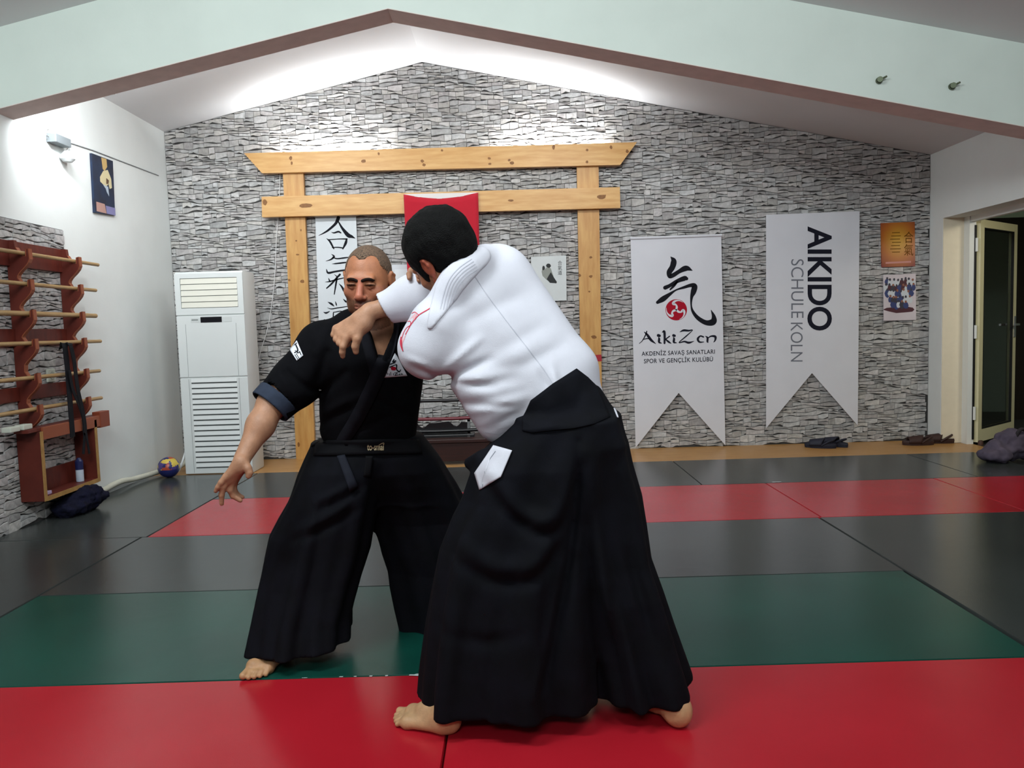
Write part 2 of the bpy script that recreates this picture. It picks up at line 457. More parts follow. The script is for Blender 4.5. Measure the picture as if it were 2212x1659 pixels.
def fmat(x0, x1, y0, y1, m_, label, cat='mat', group=None):
    g = .0022
    cx, cy = (x0 + x1) / 2, (y0 + y1) / 2
    nx, ny = max(4, int((x1 - x0) / .1)), max(4, int((y1 - y0) / .1))
    b = .003
    xs = [x0 + g, x0 + g + b] + list(np.linspace(x0 + .06, x1 - .06, nx)) + [x1 - g - b, x1 - g]
    ys = [y0 + g, y0 + g + b] + list(np.linspace(y0 + .06, y1 - .06, ny)) + [y1 - g - b, y1 - g]
    vs, fs = [], []
    ph = x0 * 3 + y0 * 7
    for i, yy in enumerate(ys):
        for j, xx in enumerate(xs):
            edge = i in (0, len(ys) - 1) or j in (0, len(xs) - 1)
            zz = -.008 if edge else -.0008 - .0011 * (1 + math.sin(xx * 3.7 + ph) * math.sin(yy * 4.3 + ph * 1.7)) / 2
            vs.append((xx, yy, zz))
    W = len(xs)
    for i in range(len(ys) - 1):
        for j in range(W - 1): fs.append([i * W + j, i * W + j + 1, (i + 1) * W + j + 1, (i + 1) * W + j])
    rim = [j for j in range(W)] + [i * W + W - 1 for i in range(1, len(ys))] + [(len(ys) - 1) * W + j for j in range(W - 2, -1, -1)] + [i * W for i in range(len(ys) - 2, 0, -1)]
    n0 = len(vs)
    vs += [(vs[r][0], vs[r][1], FZ) for r in rim]
    for k in range(len(rim)):
        k2 = (k + 1) % len(rim); fs.append([rim[k2], rim[k], n0 + k, n0 + k2])
    fs.append([n0 + k for k in range(len(rim))][::-1])
    o = mesh('floor_mat', [(v[0] - cx, v[1] - cy, v[2] - FZ) for v in vs], fs, m_)
    o.location = (cx, cy, FZ); smooth_by_angle(o, 25)
    return tag(o, label, cat, group)
R1, R2, R3, R4, R5, R6 = 1.55, 2.55, 3.485, 4.49, 5.5, 6.52
fmat(-2.22, -.22, R1, R2, redv, 'glossy red mat under the bare left foot, left of the front seam', group='red front mats')
fmat(-.22, 1.78, R1, R2, redv, 'glossy red mat in the front row under the white-jacketed man, right of the seam', group='red front mats')
fmat(-2.23, -.22, R2, R3, greenv, 'dark green mat on the left, under the bare foot of the man in black', group='green mats')
fmat(-.22, 1.79, R2, R3, greenv, 'dark green mat on the right, behind the man in white', group='green mats')
fmat(-2.23, -.2, R3, R4, darkv, 'charcoal mat between green mat and short red mat, on the left', group='charcoal mats')
fmat(-.2, 1.8, R3, R4, darkv, 'charcoal mat between the green mat and the long red strip, behind both men', group='charcoal mats')
fmat(1.805, 3.95, R3 - .94, R4, darkv, 'charcoal mat beside the right edge of the green mat', group='charcoal mats')
fmat(-2.2, -.18, R4, R5, redv, 'red mat in the middle strip, its end pointing to the air conditioner', group='red middle strip')
fmat(-.18, 1.82, R4, R5, redv, 'red mat in the middle strip, in front of the first hanging banner', group='red middle strip')
fmat(1.82, 3.04, R4, R5, redv, 'red mat in the middle strip, in front of the sandals', group='red middle strip')
fmat(3.04, 3.95, R4, R5, redv, 'red mat in the middle strip nearest the doorway', group='red middle strip')
fmat(-2.2, -.2, R5, R6, darkv, 'charcoal mat along the laminate strip, beside the air conditioner', group='charcoal mats')
fmat(-.2, 1.36, R5, R6, darkv, 'charcoal mat along the laminate strip, below the wooden gate', group='charcoal mats')
fmat(1.36, 3.37, R5, R6, darkv, 'charcoal mat along the laminate strip, below the two banners', group='charcoal mats')
fmat(3.37, 3.95, R5, R6, darkv, 'charcoal mat at the door under the purple bag', group='charcoal mats')
fmat(-3.14, -2.235, R2 - .05, R4, darkv, 'charcoal mat along the left stone dado, near one', group='charcoal mats')
fmat(-3.14, -2.205, R4, R6, darkv, 'charcoal mat at the left wall under the navy bundle and ball', group='charcoal mats')

# frayed white edging and torn tape along the front seam
fray = mat('frayed_white_edge', '#c9cfcf', .8, .2, var=.3, scale=60)
rf = random.Random(4)
red_l = [o for o in bpy.data.objects if o.name.startswith('floor_mat')][0]
def scrap(px0, px1, py, wd, par):
    a, b = Z(px0, py, .001), Z(px1, py - .03 * (px1 - px0), .001)
    n = 6; top_, bot_ = [], []
    for k in range(n + 1):
        p = a + (b - a) * k / n
        top_.append(p + V_(0, wd * rf.uniform(.5, 1.2), .0006)); bot_.append(p + V_(0, -wd * rf.uniform(.3, 1), .0006))
    mesh('edge_fray', bot_ + top_[::-1], [list(range(2 * n + 2))], fray, par)
def V_(*a): return np.array(a, float)
for px0, px1, py, wd in ((652, 664, 1464.5, .002), (733, 741, 1462.3, .003), (764, 770, 1461.5, .003), (798, 804, 1460.8, .005), (832, 838, 1460, .005), (884, 916, 1458.5, .008)):
    scrap(px0, px1, py, wd, red_l)
scrap(1668, 1688, 1041.5, .012, [o for o in bpy.data.objects if o.name.startswith('floor_mat')][9])
# ------------------------------------------------------------------ the wooden gate on the back wall
pine = mat('varnished_pine', '#cfa468', 0.42, 0.4, color2='#be8d4e', scale=3.5, stretch=(1.2, 9, 9), bump=0.03, detail=5)
pine_v = mat('varnished_pine_upright', '#c99c5c', 0.42, 0.4, color2='#b58245', scale=3.5, stretch=(9, 9, 1.2), bump=0.03, detail=5)
knot_m = mat('pine_knot', '#8a5c2e', 0.5, 0.3, var=.3, scale=60)
GY = 7.13   # front face of beams
tg = empty('torii_gate', (-.7, BY - .05, 0), 'pale pine ceremonial gate frame mounted on the stone wall', 'gate')
def beam_px(name, quad, y0, y1, m_, parent=tg):
    pts = [Y(px, py, y0) for px, py in quad]
    poly = [(p[0], p[2]) for p in pts]
    return MB().prism(poly, 1, y0, y1).build(name, m_, parent)
top = beam_px('top_beam', [(527, 331), (1376, 307), (1340, 356), (566, 374)], GY, GY + .06, pine)
low = beam_px('lower_beam', [(565, 425), (1339, 404), (1340, 449), (566, 469)], GY - .012, GY + .045, pine)
pl = beam_px('post', [(611, 374), (655, 372), (681, 992), (640, 994)], GY + .048, GY + .095, pine_v)
pr = beam_px('post', [(1246, 358), (1293, 356), (1302, 968), (1258, 970)], GY + .048, GY + .095, pine_v)
rb = MB(); q = [Y(1256, 768, GY + .045), Y(1299, 766, GY + .045), Y(1300, 780, GY + .045), Y(1256, 782, GY + .045)]
rb.prism([(p[0], p[2]) for p in q], 1, GY + .044, GY + .05).build('tape', mat('red_tape', '#a3202b', .5), pr)['label'] = 'red band across the post'
kn = MB(); rk = random.Random(5)
def knot(px, py, y, rx, rz):
    c = Y(px, py, y)
    n = 9; vs = [c + np.array([rx * math.cos(a) * rk.uniform(.8, 1.2), -.0008, rz * math.sin(a) * rk.uniform(.8, 1.2)]) for a in np.linspace(0, 2 * math.pi, n, endpoint=False)]
    return vs, [list(range(n))]
for par, y, pts in ((top, GY, [(628, 342, 5, 7), (630, 352, 4, 6), (785, 348, 9, 6), (818, 332, 4, 5), (912, 348, 6, 5), (916, 356, 6, 5), (1057, 342, 6, 4), (1058, 354, 5, 4), (1100, 346, 5, 4), (1106, 352, 8, 5), (1196, 318, 5, 8), (1268, 324, 5, 5), (1320, 318, 5, 6), (1355, 327, 5, 6), (955, 325, 4, 4), (1268, 350, 5, 5)]),
                    (low, GY - .012, [(660, 444, 23, 8), (572, 437, 8, 10), (1103, 433, 10, 4), (1300, 425, 16, 8)]),
                    (pl, GY + .048, [(643, 550, 6, 3), (653, 608, 8, 6), (625, 605, 5, 4), (645, 960, 4, 9), (640, 520, 3, 3), (650, 497, 3, 4)]),
                    (pr, GY + .048, [(1276, 556, 6, 4), (1252, 595, 5, 5), (1276, 597, 7, 5), (1283, 728, 10, 6), (1273, 630, 4, 3)])):
    for px, py, a, b in pts: mesh('knot', *knot(px, py, y, a * y / F_PX * .62, b * y / F_PX * .62), knot_m, par)
# two lamp troughs hidden behind the top beam, tubes shining up the wall
steel = mat('lamp_body_white', '#d8d8d8', .5)
tube_m = mat('lit_tube', '#ffffff', .4, emit=14.0)
for i, (xa, xb) in enumerate(((600, 838), (1072, 1310))):
    a, b = Y(xa, 350, GY + .11), Y(xb, 350, GY + .11)
    zz = float(Y((xa + xb) / 2, 331 - 24 * ((xa + xb) / 2 - 527) / 849, GY + .1)[2]) - .07
    t = empty('tube_lamp', ((a[0] + b[0]) / 2, GY + .11, zz), ['white tube lamp behind the left half of the gate top beam, shining up the stones', 'white tube lamp behind the right half of the gate top beam, shining up the stones'][i], 'lamp')
    MB().box((a[0], GY + .062, zz - .03), (b[0], BY - .02, zz - .015)).build('lamp_body', steel, t)
    MB().tube([(a[0] + .02, GY + .086, zz + .004), (b[0] - .02, GY + .086, zz + .004)], .012).build('tube', tube_m, t)
    area('gate_lamp_light', ((a[0] + b[0]) / 2, GY + .085, zz + .03), (abs(b[0] - a[0]) - .06, .03), 19, ((a[0] + b[0]) / 2, GY + .10, 4), (.95, .98, 1.0))
# fluorescent batten on the back of the beam, left end
t = empty('tube_lamp', (-2.75, 5.06, 2.8), 'tube lamp on the back face of the beam near the left wall', 'lamp')
MB().box((-3.0, 5.041, 2.755), (-2.5, 5.075, 2.80)).build('lamp_body', steel, t)
for xm, lb in ((-1.9, 'added unseen tube light on the back face of the beam, left of the ridge'), (.6, 'added unseen tube light on the back face of the beam, right of the ridge')):
    t2 = empty('tube_lamp', (xm, 5.06, 3.13), lb, 'lamp')  # added bodies and tubes for the two unseen brightening lights
    MB().box((xm - .5, 5.041, 3.12), (xm + .5, 5.075, 3.16)).build('lamp_body', steel, t2)
    MB().tube([(xm - .48, 5.092, 3.13), (xm + .48, 5.092, 3.13)], .012).build('tube', tube_m, t2)
MB().tube([(-2.98, 5.09, 2.775), (-2.52, 5.09, 2.775)], .012).build('tube', tube_m, t)

# red flag over the lower beam
flag_m = mat('red_flag_cloth', '#b3152a', .75, .2, var=.08, scale=8, sheen=.3)
fa, fb = Y(872, 420, GY - .03), Y(1033, 416, GY - .03)
vs, fs = [], []; NX, NZ = 24, 16
zb_ = float(Y(950, 640, GY - .03)[2])
for j in range(NZ + 1):
    for i in range(NX + 1):
        u, v = i / NX, j / NZ
        xx = fa[0] + (fb[0] - fa[0]) * u + (.02 * v * (0.5 - u))
        ztop = fa[2] + (fb[2] - fa[2]) * u - .045 * math.sin(math.pi * u)
        vs.append((xx, GY - .03 - .010 * math.sin(u * 21 + 1) * (.3 + v) - .004, ztop + (zb_ - ztop) * v))
for j in range(NZ):
    for i in range(NX): fs.append([j * (NX + 1) + i, j * (NX + 1) + i + 1, (j + 1) * (NX + 1) + i + 1, (j + 1) * (NX + 1) + i])
fo = mesh('flag', vs, fs, flag_m, smooth=True)
sm = fo.modifiers.new('thick', 'SOLIDIFY'); sm.thickness = .002
vs, fs = [], []
for i in range(NX + 1):
    u = i / NX; xx = fa[0] + (fb[0] - fa[0]) * u; zt_ = fa[2] + (fb[2] - fa[2]) * u
    vs += [(xx, GY - .032, zt_ + .002), (xx, GY - .034, zt_ - .045 * math.sin(math.pi * u) - .002)]
    if i: fs.append([2 * i - 2, 2 * i, 2 * i + 1, 2 * i - 1])
mesh('hem', vs, fs, mat('white_hem', '#d8d4d2', .8, .2), fo)['label'] = 'white top hem'
tag(fo, 'plain red flag hanging from the lower beam of the wooden gate', 'flag')

# ------------------------------------------------------------------ flat hangings: helper for print on a plane y = const
ink = mat('black_ink', '#1d1e24', .8, .1, var=.25, scale=120)
ink2 = mat('print_navy_black', '#1e1f2a', .8, .1)
greyink = mat('print_grey', '#70737c', .8, .1)
redink = mat('print_red', '#a3182b', .8, .1)
def on_wall(name, vs2, fs, y, m_, parent):
    return mesh(name, [Y(v[0], v[1], y) for v in vs2], fs, m_, parent)
def strokes_on(name, lst, tr, y, m_, parent):
    V, Fc = [], []
    for s in lst:
        vs, fs = stroke2d([(*tr(p[0], p[1]), p[2] * tr.k * tr.wk) for p in s])
        n = len(V); V += vs; Fc += [[i + n for i in f] for f in fs]
    return on_wall(name, V, Fc, y, m_, parent)
class TR:
    def __init__(s, ox, oy, sc, wk=1.0): s.ox, s.oy, s.k, s.wk = ox, oy, 1 / sc, wk
    def __call__(s, x, y): return s.ox + x * s.k, s.oy + y * s.k
def sheet(name, quad, y, th, m_, label, cat, group=None, fold=0.0):
    pts = [Y(px, py, y) for px, py in quad]
    n = len(pts)
    vs = [p for p in pts] + [p + np.array([0, th, 0]) for p in pts]
    fs = [list(range(n)), list(range(n, 2 * n))[::-1]] + [[i, n + i, n + (i + 1) % n, (i + 1) % n] for i in range(n)]
    c = np.mean(pts, 0)
    o = mesh(name, [v - c for v in vs], fs, m_); o.location = tuple(c)
    bm = bmesh.new(); bm.from_mesh(o.data); bmesh.ops.recalc_face_normals(bm, faces=bm.faces[:]); bm.to_mesh(o.data); bm.free()
    return tag(o, label, cat, group)
paper = mat('scroll_paper', '#d3d9dd', .8, .2, var=.04, scale=5)
SY = BY - .035
scroll = sheet('hanging_scroll', [(681, 467), (769, 465), (783, 800), (692, 803)], SY, .004, paper, 'white paper scroll with brushed black characters inside the gate, left side', 'scroll')
T = TR(660, 450, 6.636)
strokes_on('brush_writing', [
    [(470, 132, 50), (462, 160, 50), (425, 225, 38), (330, 310, 30), (260, 355, 20), (190, 390, 6)],
    [(470, 190, 18), (530, 290, 36), (610, 385, 58), (660, 405, 42), (714, 432, 4)],
    [(372, 343, 6), (410, 352, 20), (470, 335, 26), (506, 352, 18)],
    [(302, 433, 6), (345, 470, 26), (380, 530, 26), (405, 578, 18)], [(335, 450, 14), (480, 440, 15), (595, 440, 20)],
    [(590, 440, 22), (575, 500, 38), (535, 582, 16)], [(385, 562, 16), (470, 560, 16), (540, 570, 18)],
    [(370, 655, 4), (408, 692, 28), (360, 735, 20), (290, 757, 4)], [(390, 700, 14), (450, 722, 18), (560, 710, 22), (640, 700, 8)],
    [(378, 797, 4), (440, 792, 20), (560, 778, 22), (620, 770, 6)],
    [(298, 870, 6), (325, 925, 30), (420, 908, 26), (560, 888, 26), (640, 900, 30), (640, 1050, 26), (690, 1170, 30), (790, 1225, 30), (790, 1150, 4)],
    [(492, 950, 30), (440, 1005, 26), (370, 1085, 26), (303, 1145, 18)], [(412, 948, 5), (450, 985, 18), (440, 1060, 26), (412, 1232, 14)],
    [(280, 1056, 4), (345, 1050, 18), (430, 1025, 20), (560, 995, 14)], [(330, 998, 5), (345, 1040, 22), (360, 1055, 8)], [(478, 1078, 4), (520, 1125, 26), (560, 1195, 30), (600, 1230, 5)],
    [(318, 1342, 4), (370, 1370, 32), (408, 1402, 10)], [(428, 1338, 8), (440, 1375, 18), (448, 1400, 5)], [(540, 1300, 6), (575, 1335, 26), (600, 1350, 8)],
    [(312, 1426, 4), (370, 1442, 14), (450, 1430, 16), (640, 1400, 10)], [(258, 1488, 6), (295, 1500, 26), (345, 1478, 10)],
    [(400, 1500, 16), (400, 1700, 18), (540, 1700, 18), (540, 1490, 16), (400, 1490, 12)], [(410, 1560, 14), (530, 1555, 14)], [(410, 1630, 14), (530, 1625, 14)],
    [(270, 1600, 22), (300, 1700, 24), (250, 1800, 20), (420, 1820, 26), (680, 1840, 34)]], T, SY - .0008, ink, scroll)

cloth_w = mat('banner_cloth', '#d7d8de', .85, .15, var=.04, scale=4, bump=.05, bscale=200)
B1Y = BY - .045
ban1 = sheet('hanging_banner', [(1362, 513), (1558, 506), (1567, 962), (1466, 849), (1373, 967)], B1Y, .004, cloth_w, 'white swallowtail banner with brush emblem and red swirl on the stone wall', 'banner', 'hanging banners')
rod = MB(); a, b = Y(1361, 515, B1Y - .004), Y(1559, 508, B1Y - .004)
rod.tube([a, b], .012).build('top_rod', cloth_w, ban1)
T = TR(1400, 540, 6.38, 1.22)
strokes_on('emblem', [
    [(310, 92, 4), (352, 150, 62), (335, 235, 64), (292, 305, 60), (298, 365, 44), (350, 345, 48), (430, 295, 46), (525, 252, 62), (608, 282, 8)],
    [(235, 520, 46), (300, 490, 40), (400, 430, 44), (500, 392, 56), (530, 395, 40)], [(305, 545, 18), (355, 495, 26), (400, 440, 22)],
    [(130, 722, 36), (205, 675, 60), (300, 608, 36), (385, 552, 18), (490, 517, 30), (590, 487, 42), (640, 500, 62), (625, 575, 62), (600, 650, 34), (594, 760, 18), (618, 850, 32), (690, 940, 46), (800, 1002, 56), (895, 990, 74), (905, 920, 46), (868, 828, 6)]], T, B1Y - .0012, ink, ban1)
n = 40; cv = [T(388 + 148 * math.cos(a), 825 + 146 * math.sin(a)) for a in np.linspace(0, 2 * math.pi, n, endpoint=False)]
em = on_wall('emblem_disc', cv, [list(range(n))], B1Y - .0012, redink, ban1)
sw = []
for k in range(3):
    a0 = math.radians(120 * k - 100)
    def pp(r, a): return (388 + r * math.cos(a0 + a), 825 + r * math.sin(a0 + a))
    sw.append([(*pp(6, 0), 22), (*pp(40, .35), 24), (*pp(70, .1), 18), (*pp(95, -.25), 34), (*pp(120, -.0), 22), (*pp(134, .45), 12), (*pp(140, .9), 3)])
strokes_on('emblem_swirl', sw, T, B1Y - .0018, cloth_w, em)
strokes_on('lettering', [
    [(-122, 1290, 6), (-75, 1245, 10), (-30, 1160, 14), (-18, 1120, 12)], [(-55, 1130, 6), (-15, 1165, 26), (40, 1240, 30), (105, 1292, 6)], [(-75, 1235, 8), (-20, 1222, 12), (30, 1225, 10)],
    [(140, 1178, 34), (158, 1182, 30)], [(145, 1205, 10), (152, 1225, 24), (152, 1270, 24), (185, 1285, 8)],
    [(195, 1135, 8), (222, 1122, 26), (228, 1200, 26), (226, 1285, 22)], [(295, 1190, 14), (245, 1228, 14), (252, 1240, 16), (285, 1268, 22), (318, 1288, 6)],
    [(350, 1178, 32), (366, 1182, 28)], [(348, 1205, 10), (358, 1225, 24), (355, 1270, 24), (392, 1280, 8)],
    [(438, 1130, 6), (490, 1108, 24), (560, 1112, 20), (612, 1106, 8), (520, 1192, 14), (425, 1276, 10), (500, 1262, 18), (560, 1278, 24), (632, 1258, 5)],
    [(762, 1198, 18), (720, 1186, 16), (685, 1225, 26), (708, 1268, 20), (768, 1268, 8)],
    [(790, 1188, 6), (818, 1210, 22), (818, 1262, 22), (828, 1275, 8)], [(822, 1215, 10), (870, 1188, 18), (925, 1195, 28), (925, 1240, 20), (905, 1270, 8)]], T, B1Y - .0012, ink2, ban1)
def print_text(body, box, y, m_, parent, bold=0.0, spacing=1.0, name='lettering', shear=0.0):
    vs, fs = text2d(body, 1.0, bold, spacing)
    vs = fit2d(vs, box)
    cx = (box[0] + box[2]) / 2
    vs = [np.array([v[0], v[1] - shear * (v[0] - cx)]) for v in vs]
    return on_wall(name, vs, fs, y, m_, parent)
print_text('AKDENİZ SAVAŞ SANATLARI', (1386, 754, 1544, 769), B1Y - .0012, ink2, ban1, .012, 1.08, shear=.03)
print_text('SPOR VE GENÇLİK KULÜBÜ', (1391, 770, 1540, 785), B1Y - .0012, ink2, ban1, .012, 1.08, shear=.03)

B2Y = BY - .045
ban2 = sheet('hanging_banner', [(1655, 464), (1857, 456), (1853, 919), (1754, 806), (1655, 925)], B2Y, .004, cloth_w, 'white swallowtail banner with sideways black and grey lettering', 'banner', 'hanging banners')
def side_text(body, box, y, m_, parent, bold, spacing=1.0):
    """text read from top to bottom, turned a quarter clockwise"""
    vs, fs = text2d(body, 1.0, bold, spacing)
    r = [np.array([v[1], -v[0]]) for v in vs]        # clockwise quarter turn (y up)
    return on_wall('lettering', fit2d(r, box), fs, y, m_, parent)
side_text('AIKIDO', (1744, 489, 1797, 714), B2Y - .0012, ink2, ban2, .022)
side_text('SCHULE', (1709, 560, 1736, 687), B2Y - .0012, greyink, ban2, -.005)
side_text('KOLN', (1708, 697, 1734, 781), B2Y - .0012, greyink, ban2, -.005)

# two small posters on the right
oran = bpy.data.materials.new('orange_poster_print'); oran.use_nodes = True
nt = oran.node_tree; bs = nt.nodes['Principled BSDF']; bs.inputs['Roughness'].default_value = .4
tc = nt.nodes.new('ShaderNodeTexCoord'); gr = nt.nodes.new('ShaderNodeTexGradient'); gr.gradient_type = 'SPHERICAL'
mp = nt.nodes.new('ShaderNodeMapping'); mp.inputs['Scale'].default_value = (4.2, 1, 3.4); mp.inputs['Location'].default_value = (0, 0, -.12)
cr = nt.nodes.new('ShaderNodeValToRGB')
for e, c in zip(cr.color_ramp.elements, ('#7c1a14', '#cf9a2e')): e.color = (*lin(c), 1)
cr.color_ramp.elements[0].position = 0.0; cr.color_ramp.elements[1].position = .85
el = cr.color_ramp.elements.new(.42); el.color = (*lin('#b4661a'), 1)
nt.links.new(tc.outputs['Object'], mp.inputs[0]); nt.links.new(mp.outputs[0], gr.inputs[0]); nt.links.new(gr.outputs[0], cr.inputs[0]); nt.links.new(cr.outputs[0], bs.inputs['Base Color'])
PY = BY - .03
po = sheet('poster', [(1903, 482), (1976, 479), (1977, 575), (1905, 577)], PY, .012, oran, 'small orange poster with faint dark characters beside the white banner', 'poster')
orink = mat('faded_brown_ink', '#6b4312', .7, .1)
vs, fs = text2d('合氣', 1.0); vv = []
c2, f2 = text2d('合\n氣', 1.0)
on_wall('brush_writing', fit2d(c2, (1953, 500, 1973, 552)), f2, PY - .0008, orink, po)
for k in range(7):
    q = [(1927 - (k % 3) * 2, 502 + k * 7), (1944 + (k % 2) * 2, 501.5 + k * 7), (1944 + (k % 2) * 2, 503 + k * 7), (1927 - (k % 3) * 2, 503.5 + k * 7)]
    on_wall('caption_line', q, [[0, 1, 2, 3]], PY - .0008, orink, po)
on_wall('caption_line', [(1913, 566), (1968, 563.5), (1968, 567.5), (1913, 570)], [[0, 1, 2, 3]], PY - .0008, mat('pale_pink_ink', '#c98d85', .7), po)
photo_w = mat('photo_paper', '#cfc5cb', .5, .3, var=.06, scale=9)
pg = sheet('poster', [(1908, 594), (1978, 591), (1979, 691), (1909, 693)], PY, .006, photo_w, 'small group photograph of people in white and blue below the orange poster', 'poster')
rp = random.Random(3)
def blob(px, py, a, b, y, m_, parent, name='printed_figure', n=10, jit=.15):
    vs = [(px + a * math.cos(t) * rp.uniform(1 - jit, 1 + jit), py + b * math.sin(t) * rp.uniform(1 - jit, 1 + jit)) for t in np.linspace(0, 2 * math.pi, n, endpoint=False)]
    return on_wall(name, vs, [list(range(n))], y, m_, parent)
pn, pw_, pb, pmr, ps = (mat('photo_' + k, c, .5, .3) for k, c in (('dark', '#3a3844'), ('white', '#c7ccd2'), ('blue', '#35406f'), ('maroon', '#4c2731'), ('skin', '#8a5a4a')))
blob(1945, 669, 33, 7, PY - .0006, pmr, pg, 'printed_mat')
dz = .0008
crowd = []
for r, (yy, n_, x0_, x1_) in enumerate(((611, 8, 1916, 1971), (623, 9, 1914, 1972), (635, 8, 1917, 1968), (648, 7, 1922, 1964), (658, 5, 1928, 1957))):
    for k in range(n_):
        x = x0_ + (x1_ - x0_) * k / (n_ - 1) + rp.uniform(-1.5, 1.5)
        pal = [pn, pmr, pw_, pw_, pb] if r < 2 else [pw_, pw_, pb, pn] if r < 3 else [pb, pw_, pb, pn]
        if x > 1957 and r > 0: pal = [pb, pw_, pb]
        crowd.append((x, yy + rp.uniform(-2, 2), rp.choice(pal)))
for (x, y_, c) in crowd:
    blob(x, y_, rp.uniform(4.5, 6.5), rp.uniform(7, 10), PY - dz, c, pg, n=8); dz += .00003
    blob(x, y_ - 8, 2.5, 3, PY - dz - .0001, ps if rp.random() < .5 else pn, pg, 'printed_head', 7)

# ink picture inside the gate, right side
ip = sheet('picture', [(1147, 555), (1223, 552), (1224, 649), (1149, 652)], BY - .03, .012, mat('ink_picture_paper', '#cdd2d2', .6, .2, var=.06, scale=7), 'white picture of a small ink figure inside the gate, right side', 'picture')
gk = mat('ink_grey', '#8b8f88', .8); dk = mat('ink_dark', '#2d2f2f', .8)
y_ = BY - .0306
on_wall('printed_figure', [(1170, 587), (1173, 573), (1178, 581), (1183, 575), (1190, 580), (1194, 592), (1199, 606), (1202, 611), (1190, 611), (1180, 604), (1172, 596)], [list(range(11))], y_, gk, ip)
on_wall('printed_figure', [(1186, 594), (1190, 588), (1195, 597), (1203, 609), (1202, 612), (1188, 611), (1181, 603)], [list(range(7))], y_ - .0003, dk, ip)
blob(1185, 574, 5, 5, y_ - .0003, dk, ip, 'printed_figure'); blob(1174, 579, 3, 5, y_ - .0003, dk, ip, 'printed_figure')
c2, f2 = text2d('合\n氣\n道', 1.0)
on_wall('brush_writing', fit2d(c2, (1205, 563, 1214, 594)), f2, y_ - .0004, dk, ip)
# framed picture behind the two heads
wf = sheet('framed_picture', [(846, 572), (966, 568), (968, 690), (848, 693)], BY - .03, .014, mat('silver_frame', '#c9cdd2', .35, .4), 'silver framed white picture inside the gate behind the two heads', 'picture')
q = [Y(852, 582, BY - .0305), Y(961, 578, BY - .0305), Y(962, 684, BY - .0305), Y(854, 687, BY - .0305)]
mesh('picture_print', q, [[0, 1, 2, 3]], mat('pale_print', '#d5dade', .3, .4), wf)

# poster on the left wall
lpq = [(193, 331), (239, 348), (244, 466), (200, 459)]
def XP(px, py, dx=0.0): return X(px, py, LX) + np.array([dx, 0, 0])
def on_left(name, pts, dx, m_, parent): return mesh(name, [XP(p[0], p[1], dx) for p in pts], [list(range(len(pts)))], m_, parent)
pm = MB(); P4 = [XP(*p, .0) for p in lpq]
pm.add([p + np.array([.001, 0, 0]) for p in P4] + [p + np.array([.018, 0, 0]) for p in P4], [[0, 1, 2, 3], [7, 6, 5, 4], [0, 4, 5, 1], [1, 5, 6, 2], [2, 6, 7, 3], [3, 7, 4, 0]])
lp = pm.build('poster', mat('dark_poster_print', '#1d2030', .45, .3, color2='#20304a', scale=9)); 
tag(lp, 'tall dark poster of a figure in white on the left wall', 'poster')
tl = TR(170, 300, 9.22)
def L(*pts): return [tl(*p) for p in pts]
on_left('printed_figure', L((400, 370), (505, 405), (520, 560), (470, 640), (430, 600)), .0186, mat('poster_ochre', '#b89a63', .5), lp)
on_left('printed_figure', L((440, 640), (530, 620), (600, 800), (615, 980), (570, 1000), (545, 900), (480, 980), (430, 900), (380, 850), (375, 760)), .0188, mat('poster_cream', '#cbbf97', .5), lp)
on_left('printed_figure', L((500, 780), (555, 830), (545, 900), (500, 900)), .0191, mat('poster_brown', '#5a4230', .5), lp)
on_left('printed_figure', L((430, 900), (540, 960), (560, 1150), (510, 1060), (490, 990)), .0190, mat('poster_bluewhite', '#aab7c4', .5), lp)
on_left('printed_patch', L((300, 1250), (470, 1300), (510, 1490), (310, 1440)), .0187, mat('poster_pink', '#b08a80', .5), lp)
on_left('printed_patch', L((490, 1330), (680, 1380), (690, 1530), (515, 1490)), .0187, mat('poster_lilac', '#7d7ba6', .5), lp)

# transformer box with cable, and the cable along the left wall
wp = mat('white_plastic', '#d6dadb', .45, .4); boxg = mat('shaded_box_plastic', '#6f7578', .5, .3)  # grey of the white box stands in for its unlit front
c0, c1 = XP(98, 278), XP(131, 316)
tb = empty('junction_box', (LX, (c0[1] + c1[1]) / 2, c1[2]), 'small white electrical box high on the left wall', 'box')
y0, y1 = XP(98, 285)[1], XP(132, 300)[1]; zt, zb2 = c0[2] - .03, c1[2] - .01
MB().box((LX, y0, zb2), (LX + .07, y1, zt), .005).build('box_body', boxg, tb)
MB().tube([XP(96, 280, .03), XP(90, 282, .03), XP(90, 292, .03), XP(96, 296, .03)], .004, 6).build('bracket', chrome, tb)
MB().tube(catmull([XP(132, 300, .02), XP(141, 305, .02), XP(143, 320, .02), XP(136, 330, .015), XP(126, 340, .012)], 6), .006, 8).build('lead', wp, tb, True)
lm = empty('wall_lamp', tuple(XP(132, 338)), 'small white round lamp below the electrical box on the left wall', 'lamp')
lq = XP(132, 338)
MB().lathe((LX + .045, lq[1], lq[2] - .04), [(.02, .075), (.042, .05), (.048, .02), (.03, 0)][::-1], 18).build('lamp_shade', wp, lm, True)
MB().box((LX, lq[1] - .015, lq[2] - .01), (LX + .03, lq[1] + .015, lq[2] + .01), .003).build('wall_bracket', wp, lm)
cab = MB().tube([XP(135, 304, .006), XP(200, 325, .006), XP(270, 352, .006), XP(341, 379, .006)], .004, 6).build('cable', mat('grey_cable', '#8e9294', .6))
tag(cab, 'thin grey cable running along the left white wall', 'cable')
wc = MB().tube(catmull([Y(605, 374, BY - .02), Y(603, 440, BY - .02), Y(597, 520, BY - .02), Y(594, 590, BY - .02), Y(588, 650, BY - .02), Y(578, 710, BY - .02), Y(562, 762, BY - .02), Y(556, 800, BY - .02)], 5), .0035, 6).build('cable', mat('white_cable', '#d9d9d9', .5))
